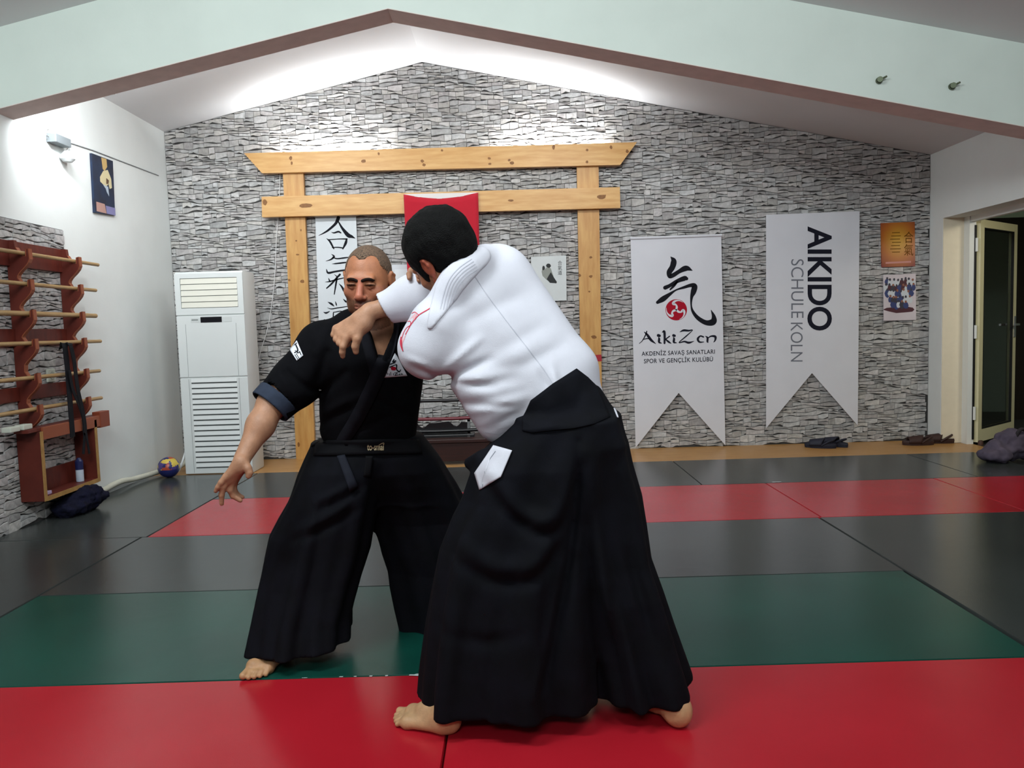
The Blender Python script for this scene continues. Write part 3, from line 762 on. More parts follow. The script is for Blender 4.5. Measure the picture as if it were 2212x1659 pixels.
tag(wc, 'thin white cable hanging down the stones left of the gate post', 'cable')
# two bare fittings on the beam
brz = mat('old_brass', '#5d6650', .5, .4, metal=.4)
for i, (px, py) in enumerate(((1903, 171), (2061, 184))):
    c = Y(px, py, 4.80)
    e = empty('lamp_fitting', (c[0], 4.83, c[2]), ['small dark metal fitting on the beam, the left one of two', 'small dark metal fitting on the beam, the right one of two'][i], 'fitting', 'fittings on the beam')
    MB().tube([(c[0], 4.83, c[2]), (c[0], 4.815, c[2])], .02, 12).build('base_plate', brz, e, True)
    MB().tube([(c[0], 4.815, c[2]), (c[0] - .012, 4.785, c[2] - .004)], [.012, .017], 10).tube([(c[0] + .002, 4.80, c[2]), (c[0] + .032, 4.79, c[2] + .014)], .006, 8).build('socket', brz, e, True)

# ------------------------------------------------------------------ floor standing air conditioner
acw = mat('ac_white_plastic', '#d5dad9', .45, .4, var=.03, scale=4)
ac_dark = mat('ac_dark_slot', '#3c4243', .6)
ac_line = mat('ac_seam', '#7d8483', .6)
AY = 6.54
A0, A1 = Y(402, 1026, AY), Y(546, 1022, AY)
zt = float(Y(375, 588, AY)[2]); ax0 = (A0[0] + Y(376, 600, AY)[0]) / 2; ax1 = (A1[0] + Y(526, 590, AY)[0]) / 2
AB, AT = -.004, zt
ac = empty('air_conditioner', ((ax0 + ax1) / 2, AY + .14, AB), 'tall white floor standing air conditioner in the corner by the stone wall', 'air conditioner')
AW, AH = ax1 - ax0, AT - AB
def au(u): return ax0 + AW * u
def av(v): return AT - AH * v      # v from the top
MB().box((au(0), AY, AB), (au(1), AY + .30, AT), .018).build('cabinet', acw, ac, True)
# front door panels, each with a small reveal
def acp(name, u0, v0, u1, v1, d, m_=acw, bev=.004): return MB().box((au(u0), AY - d, av(v1)), (au(u1), AY + .002, av(v0)), bev).build(name, m_, ac, False)
acp('front_panel', .005, .215, .995, .515, .010)
acp('front_panel', .005, .520, .995, .995, .010)
top_p = MB()
for b in ((.005, .01, .085, .21), (.915, .01, .995, .21), (.085, .01, .915, .032), (.085, .178, .915, .21)):
    top_p.box((au(b[0]), AY - .010, av(b[3])), (au(b[2]), AY + .002, av(b[1])))
top_p.build('air_outlet_frame', acw, ac)
MB().box((au(.085), AY - .0015, av(.178)), (au(.915), AY + .001, av(.032))).build('outlet_recess', ac_line, ac)
acb = mat('ac_louver_cream', '#dad9cd', .5)
for k in range(5):
    v0 = .034 + k * .0288
    MB().box((au(.09), AY - .007, av(v0 + .0265)), (au(.91), AY - .002, av(v0)), .0015, Matrix.Rotation(math.radians(-8), 3, 'X')).build('louver', acb, ac)
acp('display', .355, .222, .665, .249, .0125, mat('black_display', '#15171c', .2, .5), .001)
acp('control_strip', .215, .224, .345, .248, .0115, mat('ac_strip', '#c8cdcc', .4), .001)
acp('control_strip', .675, .224, .81, .248, .0115, mat('ac_strip', '#c8cdcc', .4), .001)
mesh('lettering', [(au(.225) + .006 * 0 + (au(.32) - au(.225)) * i, AY - .0121, av(.238 - .006 * j)) for j in (0, 1) for i in (0, 1)], [[0, 1, 3, 2]], ac_line, ac)
MB().box((au(.13), AY - .0104, av(.513)), (au(.135), AY - .0098, av(.255))).box((au(.865), AY - .0104, av(.513)), (au(.87), AY - .0098, av(.255))).box((au(.13), AY - .0104, av(.99)), (au(.135), AY - .0098, av(.525))).box((au(.865), AY - .0104, av(.99)), (au(.87), AY - .0098, av(.525))).build('seam', ac_line, ac)
NS = 17
for k in range(NS):
    v0 = .545 + k * (.965 - .545) / (NS - 1)
    MB().box((au(.17), AY - .0112, av(v0 + .0022)), (au(.835), AY - .0098, av(v0 - .004))).build('grille_slot', ac_dark, ac)
    MB().prism([(AY - .0098, av(v0 - .0025)), (AY - .0165, av(v0 - .0035)), (AY - .0165, av(v0 - .0065)), (AY - .0098, av(v0 - .0215))], 0, au(.168), au(.837)).build('slat', acw, ac)
rm = MB().box((au(.62), AY + .05, AT), (au(.86), AY + .11, AT + .022), .008)
rmo = rm.build('remote_control', mat('black_plastic', '#141416', .4, .5), None, True); tag(rmo, 'small black remote lying on top of the air conditioner', 'remote')
# pipe from the unit along the left wall
pipe = MB().tube(catmull([(au(-.06), AY + .22, .13), (au(-.2), AY + .2, .05), (-3.04, AY + .06, .035), (-3.10, 6.2, .04), (-3.11, 5.95, .06), (-3.12, 5.6, .03), (-3.122, 5.35, .03)], 6), .022, 10).build('drain_hose', mat('hose_cream', '#c9c8b8', .6, .3, var=.08), None, True)
tag(pipe, 'cream drain hose along the foot of the left wall', 'hose')
hose2 = MB().tube(catmull([(au(-.03), AY + .10, .235), (au(-.05), AY + .02, .12), (au(-.10), AY + .01, .045), (au(-.13), AY + .0, .02)], 6), .009, 8).build('cable', wp, None, True)
tag(hose2, 'white cable coming down beside the air conditioner to the floor', 'cable')
# ball
bc = Z(362, 1031); 
ballv = bpy.data.meshes.new('ball'); bmx = bmesh.new(); bmesh.ops.create_icosphere(bmx, subdivisions=4, radius=.088)
rb_ = random.Random(9); seeds = [(Vector((rb_.gauss(0, 1), rb_.gauss(0, 1), rb_.gauss(0, 1))).normalized(), rb_.choice([0, 1, 2, 3, 1, 2])) for _ in range(60)]
for v in bmx.verts:
    a = math.atan2(v.co.y, v.co.x)
for f in bmx.faces:
    c = f.calc_center_median().normalized()
    k = max(seeds, key=lambda s: s[0].dot(c))[1]
    f.material_index = 0 if c.z < -.15 else k
    f.smooth = True
bmx.to_mesh(ballv); bmx.free()
for nm, c in (('ball_blue', '#1f2560'), ('ball_yellow', '#c9b04a'), ('ball_orange', '#a5452f'), ('ball_violet', '#4a3a78')): ballv.materials.append(mat(nm, c, .35, .5))
bo = bpy.data.objects.new('ball', ballv); COL.objects.link(bo); bo.location = (bc[0] + .015, bc[1] + .0, .088 - .002)
tag(bo, 'small multicoloured ball on the mat left of the air conditioner', 'ball')

# ------------------------------------------------------------------ weapon rack on the left wall
rw = mat('red_brown_wood', '#64271c', .5, .4, color2='#521e16', scale=4, stretch=(2, 8, 2))
rw2 = mat('red_brown_edge', '#8a4a30', .5, .4)
ply = mat('ply_edge', '#a8824c', .6, .3, var=.2, scale=30)
SX = LX + .016
rack = empty('weapon_rack', (SX, 5.15, .15), 'red-brown wooden wall rack with curved brackets and a box shelf', 'rack')
PZ = [1.715, 1.525, 1.335, 1.152, .935, .735]
def bracket(y0, y1):
    prof = [(SX, PZ[0] + .10), (SX + .05, PZ[0] + .10)]
    for i, z in enumerate(PZ):
        prof += [(SX + .055, z + .055), (SX + .085, z + .005), (SX + .115, z - .003), (SX + .118, z + .04), (SX + .135, z + .045), (SX + .138, z - .02), (SX + .128, z - .042), (SX + .112, z - .062), (SX + .094, z - .080), (SX + .078, z - .094), (SX + .066, z - .108), (SX + .058, z - .120)]
    prof += [(SX + .06, .56), (SX, .56)]
    o = MB().prism([(p[0], p[1]) for p in prof], 1, y0, y1).build('bracket', rw, rack)
    # lighter front edge, following the curve
    e = MB(); pr_ = prof[2:-2]
    for i in range(len(pr_) - 1):
        (xa, za), (xb, zb) = pr_[i], pr_[i + 1]
        e.add([(xa + .0005, y0 - .001, za), (xb + .0005, y0 - .001, zb), (xb + .0005, y1 + .001, zb), (xa + .0005, y1 + .001, za), (xa + .006, y0 - .001, za), (xb + .006, y0 - .001, zb), (xb + .006, y1 + .001, zb), (xa + .006, y1 + .001, za)],
              [[4, 5, 6, 7], [0, 4, 7, 3], [1, 2, 6, 5], [0, 1, 5, 4], [3, 7, 6, 2]])
    e.build('front_edge', rw2, o)
bracket(4.84, 4.87); bracket(5.40, 5.43)
for z0, z1 in ((PZ[0] - .06, PZ[0] + .10), (PZ[3] - .0, PZ[3] + .11), (PZ[4] - .13, PZ[4] - .04)):
    MB().box((SX, 4.5, z0), (SX + .018, 5.42, z1), .003).build('back_board', rw, rack)
# box at the foot
BX = SX + .15
nb = MB().box((SX, 4.80, .165), (BX, 4.825, .61), .002).build('side_board', rw, rack)
MB().box((BX, 4.798, .165), (BX + .004, 4.827, .61)).build('front_edge', ply, nb)
fb_ = MB().box((SX, 5.43, .165), (BX, 5.455, .61), .002).build('side_board', rw, rack)
MB().box((BX, 5.428, .165), (BX + .004, 5.457, .61)).build('front_edge', ply, fb_)
sb = MB().box((SX, 4.826, .165), (BX, 5.43, .19), .002).build('shelf_board', rw, rack)
MB().box((BX, 4.826, .163), (BX + .004, 5.43, .192)).build('front_edge', ply, sb)
MB().box((SX, 4.826, .19), (SX + .016, 5.43, .33), .002).build('back_board', rw, rack)
MB().box((SX + .05, 4.70, .612), (BX - .01, 5.60, .635), .003).build('top_board', rw, rack)
MB().box((BX - .012, 4.83, .555), (BX + .004, 5.62, .635), .003).build('front_rail', rw2, rack)
MB().box((SX + .10, 5.50, .545), (BX + .008, 5.63, .66), .004).build('end_block', mat('rust_wood', '#7d3a22', .5), rack)
staffm = mat('ash_staff', '#a98d62', .45, .4, color2='#94764c', scale=6, stretch=(8, 1, 8))
names = ['topmost wooden staff on the wall rack', 'second wooden staff from the top of the wall rack', 'thick third wooden staff from the top of the wall rack', 'fourth wooden staff down, the one carrying the black belts', 'second lowest wooden staff on the wall rack', 'lowest wooden staff on the wall rack']
ends = [(212, 579), (207, 634), (207, 689), (217, 740), (215, 804), (219, 863)]
for i, z in enumerate(PZ):
    xx = SX + .10
    e = X(*ends[i], xx)
    r = .0135 if i != 2 else .017
    zz = z + .003 + r
    o = MB().tube([(0, -1.75, 0), (0, -1.0, 0), (0, 0, 0)], [r * .9, r, r * .95], 12).build('wooden_staff', staffm, None, True)
    o.location = (xx, e[1], zz)
    tag(o, names[i], 'staff', 'staffs on the wall rack')
# black belts
beltm = mat('black_belt_cloth', '#15161b', .8, .2, var=.2, scale=200)
def ribbon(name, pts, wd, m_, parent=None, th=.004, wdir=(0, 1, 0)):
    P_ = catmull(pts, 5); wdir = np.array(wdir, float); vs, fs = [], []
    for i, p in enumerate(P_):
        t = P_[min(i + 1, len(P_) - 1)] - P_[max(i - 1, 0)]; t /= np.linalg.norm(t) + 1e-9
        s = wdir - t * (wdir @ t); s /= np.linalg.norm(s); nn = np.cross(t, s)
        for a, b in ((-1, -1), (1, -1), (1, 1), (-1, 1)): vs.append(p + s * wd / 2 * a + nn * th / 2 * b)
        if i:
            k = 4 * (i - 1)
            for j in range(4): fs.append([k + j, k + (j + 1) % 4, k + 4 + (j + 1) % 4, k + 4 + j])
    n = len(vs); fs += [[3, 2, 1, 0], [n - 4, n - 3, n - 2, n - 1]]
    return mesh(name, vs, fs, m_, parent)
hx_ = SX + .145
def bp(px, py, dx=0.0): return X(px, py, hx_ + dx)
b1 = ribbon('martial_belt', [bp(134, 752, -.05), bp(138, 742, -.02), bp(141, 755), bp(146, 800), bp(150, 850, .01), bp(153, 890, .01), bp(157, 944, .01)], .055, beltm)
tag(b1, 'wide black belt hanging on the rack, its end tucked behind the box rail', 'belt', 'black belts on the rack')
b2 = empty('martial_belt', tuple(bp(150, 745)), 'narrow black belt with two loose tails, hanging lowest on the rack', 'belt', 'black belts on the rack')
ribbon('strap', [bp(146, 742, -.02), bp(152, 746, .02), bp(160, 780, .022), bp(168, 840, .022), bp(177, 880, .022), bp(183, 915, .022), bp(184, 940, .022)], .04, beltm, b2)
ribbon('strap', [bp(150, 800, .016), bp(157, 840, .018), bp(170, 872, .02), bp(180, 905, .02), bp(182, 935, .02)], .03, beltm, b2)
ribbon('tail', [bp(183, 935, .022), bp(182, 955, .022), bp(180, 981, .022)], .028, beltm, b2)
ribbon('tail', [bp(186, 935, .026), bp(189, 955, .026), bp(193, 980, .026)], .022, beltm, b2)
# small things on the rack
can = empty('spray_can', (SX + .075, 5.33, .19), 'blue and white spray can standing in the rack box', 'can')
MB().lathe((SX + .08, 5.33, .19), [(.024, .0015), (.0255, .006), (.0255, .10), (.024, .106)], 20).build('can_body', mat('can_white', '#c9d2da', .35, .5, color2='#aebfd2', scale=9), can, True)
MB().lathe((SX + .08, 5.33, .19), [(.0262, .085), (.0262, .145), (.02, .152), (.012, .165), (.011, .168)], 20).build('cap', mat('can_blue', '#1b2350', .35, .5), can, True)
pk = MB().box((SX + .06, 4.86, .191), (SX + .12, 4.93, .212), .003).build('small_packet', mat('packet_lilac', '#b7a7c4', .5)); tag(pk, 'small pale packet lying at the near end of the rack box', 'packet')
bw = mat('chalk_white', '#c3c7ba', .7)
for i, (px, py) in enumerate(((25, 951), (53, 953))):
    c = X(px, py, SX + .09)
    o = MB().box((c[0] - .03, c[1] - .045, .636), (c[0] + .03, c[1] + .045, .668), .006).build('small_box', bw, None)
    tag(o, ['small white block on the rack top, the nearer one at the left', 'small white block on the rack top, at the box corner'][i], 'block', 'white blocks on the rack')
sk = X(109, 811, SX + .004)
so_ = empty('wall_socket', tuple(sk), 'round pale socket on the stone dado behind the staffs', 'socket')
MB().box((SX - .002, sk[1] - .045, sk[2] - .045), (SX + .014, sk[1] + .045, sk[2] + .045), .008).build('cover_plate', bw, so_)
MB().tube([(SX + .014, sk[1], sk[2]), (SX + .018, sk[1], sk[2])], .026, 16).build('socket_face', mat('socket_grey', '#a5a89c', .6), so_)

# ------------------------------------------------------------------ altar with sword stand inside the gate
dkw = mat('dark_mahogany', '#2a1512', .4, .4, color2='#381c17', scale=5, stretch=(1, 8, 8))
lac = mat('black_lacquer', '#0e0d10', .3, .5)
TY0, TY1 = 6.62, 7.02
tL, tR = float(Y(820, 985, TY0)[0]), float(Y(1130, 980, TY0)[0])
tz = float(Y(960, 950, TY0)[2])
tab = empty('low_table', ((tL + tR) / 2, (TY0 + TY1) / 2, -.004), 'low dark mahogany table under the sword stand', 'table')
MB().box((tL, TY0, tz - .03), (tR, TY1, tz), .004).build('table_top', dkw, tab)
MB().box((tL + .03, TY0 + .02, .03), (tR - .03, TY0 + .04, tz - .03), .002).build('front_apron', dkw, tab)
for xx in (tL + .03, tR - .07):
    for yy in (TY0 + .02, TY1 - .06):
        MB().box((xx, yy, -.004), (xx + .04, yy + .04, tz - .03), .003).build('leg', dkw, tab)
stY = 6.82
zs = [float(Y(960, py, stY)[2]) for py in (868, 907, 930)]
sL, sR = float(Y(884, 900, stY)[0]), float(Y(1012, 900, stY)[0])
stand = empty('sword_stand', ((sL + sR) / 2, stY, tz), 'black lacquered tiered sword stand on the low table', 'stand')
for xx in (sL, sR):
    MB().prism([(stY + .06, tz), (stY - .08, tz), (stY - .06, tz + .03), (stY + .0, zs[2] - .02), (stY - .03, zs[2] - .005), (stY + .0, zs[1] - .02), (stY - .02, zs[1] - .003), (stY + .015, zs[0] - .03), (stY - .0, zs[0] - .003), (stY + .03, zs[0] + .02), (stY + .05, zs[0] + .0)], 0, xx - .012, xx + .012).build('upright', lac, stand)
MB().box((sL - .05, stY - .07, tz), (sR + .05, stY + .06, tz + .025), .004).build('base_plank', lac, stand)
# scalloped cross board
sc = [(sL, zs[2] - .05), (sR, zs[2] - .05)]
for k in range(25):
    u = 1 - k / 24
    bite = .045 * max(0, 1 - ((u - .78) / .09) ** 2) + .045 * max(0, 1 - ((u - .22) / .09) ** 2)
    sc.append((sL + (sR - sL) * u, zs[1] - .022 - bite + .006 * math.cos(u * 9)))
MB().prism(sc, 1, stY - .002, stY + .012).build('cross_board', lac, stand)
for i, (z, c, l) in enumerate(((zs[0], '#121114', 'black sheathed sword on the top tier of the stand'), (zs[1], '#6a1f2a', 'dark red sheathed sword on the middle tier of the stand'), (zs[2] - .012, '#101013', 'short black sheathed sword on the lowest tier of the stand'))):
    sm_ = mat(['sheath_black', 'sheath_red', 'sheath_dark'][i], c, .3, .5)
    e = empty('sheathed_sword', (sL - .15, stY - [.0, .02, .03][i], z), l, 'sword', 'swords on the stand')
    yy = stY - [.004, .026, .036][i]
    pts = [(sL - .16 + (sR - sL + .4) * t, yy, z + .012 + .05 * (t - .5) ** 2) for t in np.linspace(0, 1, 12)]
    MB().tube(pts, .015, 10).build('sheath', sm_, e, True)
    MB().tube([pts[0], (pts[0][0] - .18, yy, pts[0][2] + .012)], .014, 10).build('hilt', lac, e, True)
    MB().tube([(pts[0][0] - .003, yy, pts[0][2]), (pts[0][0] + .004, yy, pts[0][2])], .032, 14).build('guard', mat('guard_iron', '#2c2b2b', .4, .5, metal=.6), e)

# ------------------------------------------------------------------ sandals on the laminate strip
def sandal(px, py, ang, m_, label, group, side):
    c = Z(px, py, 0.0)
    root = empty('sandal', (c[0], c[1], -.003), label, 'sandal', group)
    a = math.radians(ang); fx, fy = math.cos(a), math.sin(a)
    def W(u, v, z): return (c[0] + fx * u - fy * v, c[1] + fy * u + fx * v, z - .003)
    n = 28; out = []
    for k in range(n):
        t = 2 * math.pi * k / n
        u = .135 * math.cos(t); wv = (.048 if u > .03 else .036 + .012 * (u + .135) / .165) * math.sin(t)
        out.append((u, wv + side * .008 * math.sin((u + .13) * 10)))
    vs = [W(u, v, 0) for u, v in out] + [W(u * 1.03, v * 1.06, .026) for u, v in out] + [W(u, v, .042) for u, v in out]
    fs = [list(range(n))[::-1], list(range(2 * n, 3 * n))] + [[r * n + i, r * n + (i + 1) % n, (r + 1) * n + (i + 1) % n, (r + 1) * n + i] for r in (0, 1) for i in range(n)]
    mesh('sole', vs, fs, m_, root)
    # broad padded strap arching over the forefoot
    vs, fs = [], []
    K, J = 14, 7
    for j in range(J):
        u = -.015 + .105 * j / (J - 1)
        for k in range(K):
            t = math.pi * k / (K - 1)
            wv = .056 * math.cos(t); h = .022 + (.072 - .020 * j / (J - 1)) * max(0.0, math.sin(t)) ** .8
            vs.append(W(u - .022 * math.sin(t) * (1 - j / (J - 1)), wv + side * .008, h))
    for j in range(J - 1):
        for k in range(K - 1): fs.append([j * K + k, j * K + k + 1, (j + 1) * K + k + 1, (j + 1) * K + k])
    o = mesh('strap', vs, fs, m_, root, True); s = o.modifiers.new('t', 'SOLIDIFY'); s.thickness = .014
    MB().tube(catmull([W(-.01, .052, .02), W(-.055, .047, .05), W(-.095, .03, .07), W(-.115, 0, .076), W(-.095, -.03, .07), W(-.055, -.047, .05), W(-.01, -.052, .02)], 4), .010, 8).build('heel_strap', m_, root, True)
navy = mat('navy_rubber', '#20222f', .6, .3); brn = mat('brown_rubber_sandal', '#3a2724', .6, .3)
sandal(1772, 966, 150, navy, 'navy rubber sandal below the grey-lettered banner, left one of its pair', 'navy sandals', 1)
sandal(1801, 963, 128, navy, 'navy rubber sandal below the grey-lettered banner, right one of its pair', 'navy sandals', -1)
sandal(1983, 960, 170, brn, 'brown sandal near the doorway reveal, left one of its pair', 'brown sandals', 1)
sandal(2026, 956, 165, brn, 'brown sandal near the doorway reveal, right one of its pair', 'brown sandals', -1)
# ------------------------------------------------------------------ implicit surface modelling (people, cloth)
def V3(*a): return np.array(a, float)
def nrm(v): v = np.array(v, float); return v / np.linalg.norm(v)
class Sdf:
    def __init__(s): s.ops = []; s.post = None
    def _add(s, fn, c, r, op, k): s.ops.append((fn, np.array(c, float) if c is not None else None, r, op, k)); return s
    def cap(s, a, b, ra, rb=None, k=.02, op='U', flat=None):
        a, b = np.array(a, float), np.array(b, float); rb = ra if rb is None else rb
        ab = b - a; L2 = ab @ ab + 1e-12
        fl = None if flat is None else (nrm(flat[0]), flat[1])
        def fn(P):
            q = P - a; t = np.clip(q @ ab / L2, 0, 1)
            d = q - t[:, None] * ab
            if fl is not None:
                c = d @ fl[0]; d = d + np.outer(c * (1 / fl[1] - 1), fl[0])
            return np.sqrt((d * d).sum(1)) - (ra + (rb - ra) * t)
        return s._add(fn, (a + b) / 2, np.sqrt(L2) / 2 + max(ra, rb) * (1 if fl is None else max(1, fl[1])), op, k)
    def chain(s, pts, rs, k=.015, op='U', flat=None):
        for i in range(len(pts) - 1): s.cap(pts[i], pts[i + 1], rs[i], rs[i + 1], k, op, flat)
        return s
    def ell(s, c, r, R=None, k=.02, op='U'):
        c = np.array(c, float); r = np.array(r, float)
        def fn(P):
            q = P - c
            if R is not None: q = q @ R          # columns of R = local axes
            k0 = np.sqrt(((q / r) ** 2).sum(1)); k1 = np.sqrt(((q / r ** 2) ** 2).sum(1)) + 1e-9
            return k0 * (k0 - 1) / k1
        return s._add(fn, c, r.max(), op, k)
    def plane(s, c, n, k=.004, op='I'):
        """keeps the side opposite to n (intersect with half space)"""
        c = np.array(c, float); n = nrm(n)
        return s._add(lambda P: (P - c) @ n, None, 0, op, k)
    def func(s, fn, c, r, op='U', k=.02): return s._add(fn, c, r, op, k)
    def __call__(s, P, sel=None):
        d = np.full(len(P), 1e3)
        for i, (fn, c, r, op, k) in enumerate(s.ops):
            if sel is not None and not sel[i]: continue
            e = fn(P)
            if op == 'U':
                h = np.maximum(k - np.abs(d - e), 0) / max(k, 1e-6); d = np.minimum(d, e) - h * h * k * .25
            elif op == 'S':
                e = -e; h = np.maximum(k - np.abs(d - e), 0) / max(k, 1e-6); d = np.maximum(d, e) + h * h * k * .25
            else:
                h = np.maximum(k - np.abs(d - e), 0) / max(k, 1e-6); d = np.maximum(d, e) + h * h * k * .25
        if s.post is not None: d = d + s.post(P)
        return d
    def bounds(s):
        lo, hi = np.full(3, 1e9), np.full(3, -1e9)
        for fn, c, r, op, k in s.ops:
            if op == 'U' and c is not None: lo = np.minimum(lo, c - r); hi = np.maximum(hi, c + r)
        return lo - .02, hi + .02

def surface(sdf, h, B=14):
    lo, hi = sdf.bounds()
    nb = np.ceil((hi - lo) / (B * h)).astype(int) + 1
    g = np.stack(np.meshgrid(*[np.arange(n) for n in nb], indexing='ij'), -1).reshape(-1, 3)
    bl = B * h; half = bl * .5 * math.sqrt(3)
    cen = lo + (g + .5) * bl
    d = sdf(cen)
    act = g[np.abs(d) < half * 1.35 + .012]
    lat = np.stack(np.meshgrid(*[np.arange(B + 1)] * 3, indexing='ij'), -1).reshape(-1, 3)
    N = nb * B + 2
    keys, pos, quads = [], [], []
    corner = np.array([[i, j, k] for i in (0, 1) for j in (0, 1) for k in (0, 1)])
    edges = [(a, b) for a in range(8) for b in range(8) if a < b and np.abs(corner[a] - corner[b]).sum() == 1]
    def key(c): return (c[:, 0].astype(np.int64) * N[1] + c[:, 1]) * N[2] + c[:, 2]
    for bk in act:
        base = bk * B; cb = lo + (bk + .5) * bl
        sel = [(c is None) or (np.linalg.norm(cb - c) - r < half + k + .03) for fn, c, r, op, k in sdf.ops]
        if not any(sl and o[3] == 'U' for sl, o in zip(sel, sdf.ops)): continue
        v = sdf(lo + (base + lat) * h, sel).reshape(B + 1, B + 1, B + 1)
        s = v < 0
        if s.all() or not s.any(): continue
        cs = np.stack([s[i:B + i, j:B + j, k:B + k] for i, j, k in corner], -1)
        cnt = cs.sum(-1); ci = np.argwhere((cnt > 0) & (cnt < 8))
        if len(ci):
            cv = np.stack([v[ci[:, 0] + i, ci[:, 1] + j, ci[:, 2] + k] for i, j, k in corner], -1)
            acc = np.zeros((len(ci), 3)); n = np.zeros(len(ci))
            for a, b in edges:
                va, vb = cv[:, a], cv[:, b]; m_ = (va < 0) != (vb < 0)
                t = np.where(m_, va / np.where(m_, va - vb, 1), 0)
                p = corner[a] + t[:, None] * (corner[b] - corner[a])
                acc += p * m_[:, None]; n += m_
            keys.append(key(base + ci)); pos.append(lo + (base + ci + acc / n[:, None]) * h)
        for ax in range(3):
            o1, o2 = (ax + 1) % 3, (ax + 2) % 3
            sl0 = [slice(0, B)] * 3; sl1 = [slice(0, B)] * 3; sl1[ax] = slice(1, B + 1)
            s0, s1 = s[tuple(sl0)], s[tuple(sl1)]
            e = np.argwhere(s0 != s1)
            if not len(e): continue
            inside = s0[tuple(e.T)]
            c = base + e
            d1 = np.zeros(3, int); d1[o1] = 1; d2 = np.zeros(3, int); d2[o2] = 1
            q = np.stack([key(c), key(c - d1), key(c - d1 - d2), key(c - d2)], -1)
            q[~inside] = q[~inside][:, ::-1]
            quads.append(q)
    keys = np.concatenate(keys); pos = np.concatenate(pos); quads = np.concatenate(quads)
    o = np.argsort(keys); keys, pos = keys[o], pos[o]
    ix = np.searchsorted(keys, quads); ix = np.clip(ix, 0, len(keys) - 1)
    ok = (keys[ix] == quads).all(1)
    return pos, ix[ok]

def sdf_obj(name, sdf, h, material, parent=None, colors=None, keep=None, relax=0):
    pos, q = surface(sdf, h)
    if keep is not None:
        pass
    # outward orientation
    off = np.array(parent_loc(parent)) if parent is not None else np.zeros(3)
    me = bpy.data.meshes.new(name)
    n, f = len(pos), len(q)
    me.vertices.add(n); me.vertices.foreach_set('co', (pos - off).astype(np.float32).ravel())
    me.loops.add(f * 4); me.loops.foreach_set('vertex_index', q.astype(np.int32).ravel())
    me.polygons.add(f); me.polygons.foreach_set('loop_start', np.arange(0, f * 4, 4, dtype=np.int32))
    me.polygons.foreach_set('use_smooth', np.ones(f, bool))
    me.update(calc_edges=True); me.validate()
    me.materials.append(material)
    if colors is not None:
        at = me.color_attributes.new('tint', 'FLOAT_COLOR', 'POINT')
        c = colors(pos); at.data.foreach_set('color', np.concatenate([c, np.ones((n, 1))], 1).astype(np.float32).ravel())
    return link(bpy.data.objects.new(name, me), parent)

def bvh_of(objs):
    vs, fs = [], []
    for o in objs:
        n = len(vs); l = np.array(parent_loc(o))
        vs += [tuple(np.array(v.co) + l) for v in o.data.vertices]; fs += [[i + n for i in p.vertices] for p in o.data.polygons]
    return BVHTree.FromPolygons(vs, fs)
def drape(name, vs2, fs, bvh, m_, parent, lift=.0015, th=0.0):
    """lays a flat outline, given where it is seen, onto a cloth surface"""
    out = []; bad = set()
    last = None
    for i, v in enumerate(vs2):
        d = Vector(tuple(ray(v[0], v[1]))).normalized()
        h = bvh.ray_cast(Vector(tuple(ORI)), d)
        if h[0] is None:
            bad.add(i); out.append(np.zeros(3)); continue
        nn = h[1] if h[1].dot(d) < 0 else -h[1]
        out.append(np.array(h[0]) - np.array(d) * lift)
    fs = [f for f in fs if not any(i in bad for i in f)]
    used = sorted({i for f in fs for i in f}); mp_ = {u: k for k, u in enumerate(used)}
    if not fs: return None
    o = mesh(name, [out[i] for i in used], [[mp_[i] for i in f] for f in fs], m_, parent, True)
    if th:
        s = o.modifiers.new('t', 'SOLIDIFY'); s.thickness = th; s.offset = 0
    return o
def grid_quad(q, nx, ny):
    q = [np.array(p, float) for p in q]; vs, fs = [], []
    for j in range(ny + 1):
        for i in range(nx + 1):
            u, v = i / nx, j / ny
            vs.append((q[0] * (1 - u) + q[1] * u) * (1 - v) + (q[3] * (1 - u) + q[2] * u) * v)
    for j in range(ny):
        for i in range(nx): fs.append([j * (nx + 1) + i, j * (nx + 1) + i + 1, (j + 1) * (nx + 1) + i + 1, (j + 1) * (nx + 1) + i])
    return vs, fs

def noise3(P, f, seed=0):
    """cheap smooth pseudo noise, -1..1"""
    x, y, z = (P * f).T
    return (np.sin(x * 1.7 + 1.3 * np.sin(y * 1.1 + seed) + seed) + np.sin(y * 2.1 + 1.1 * np.sin(z * 1.3 + seed * 2)) + np.sin(z * 1.9 + 1.2 * np.sin(x * 1.5 + seed * 3))) / 3

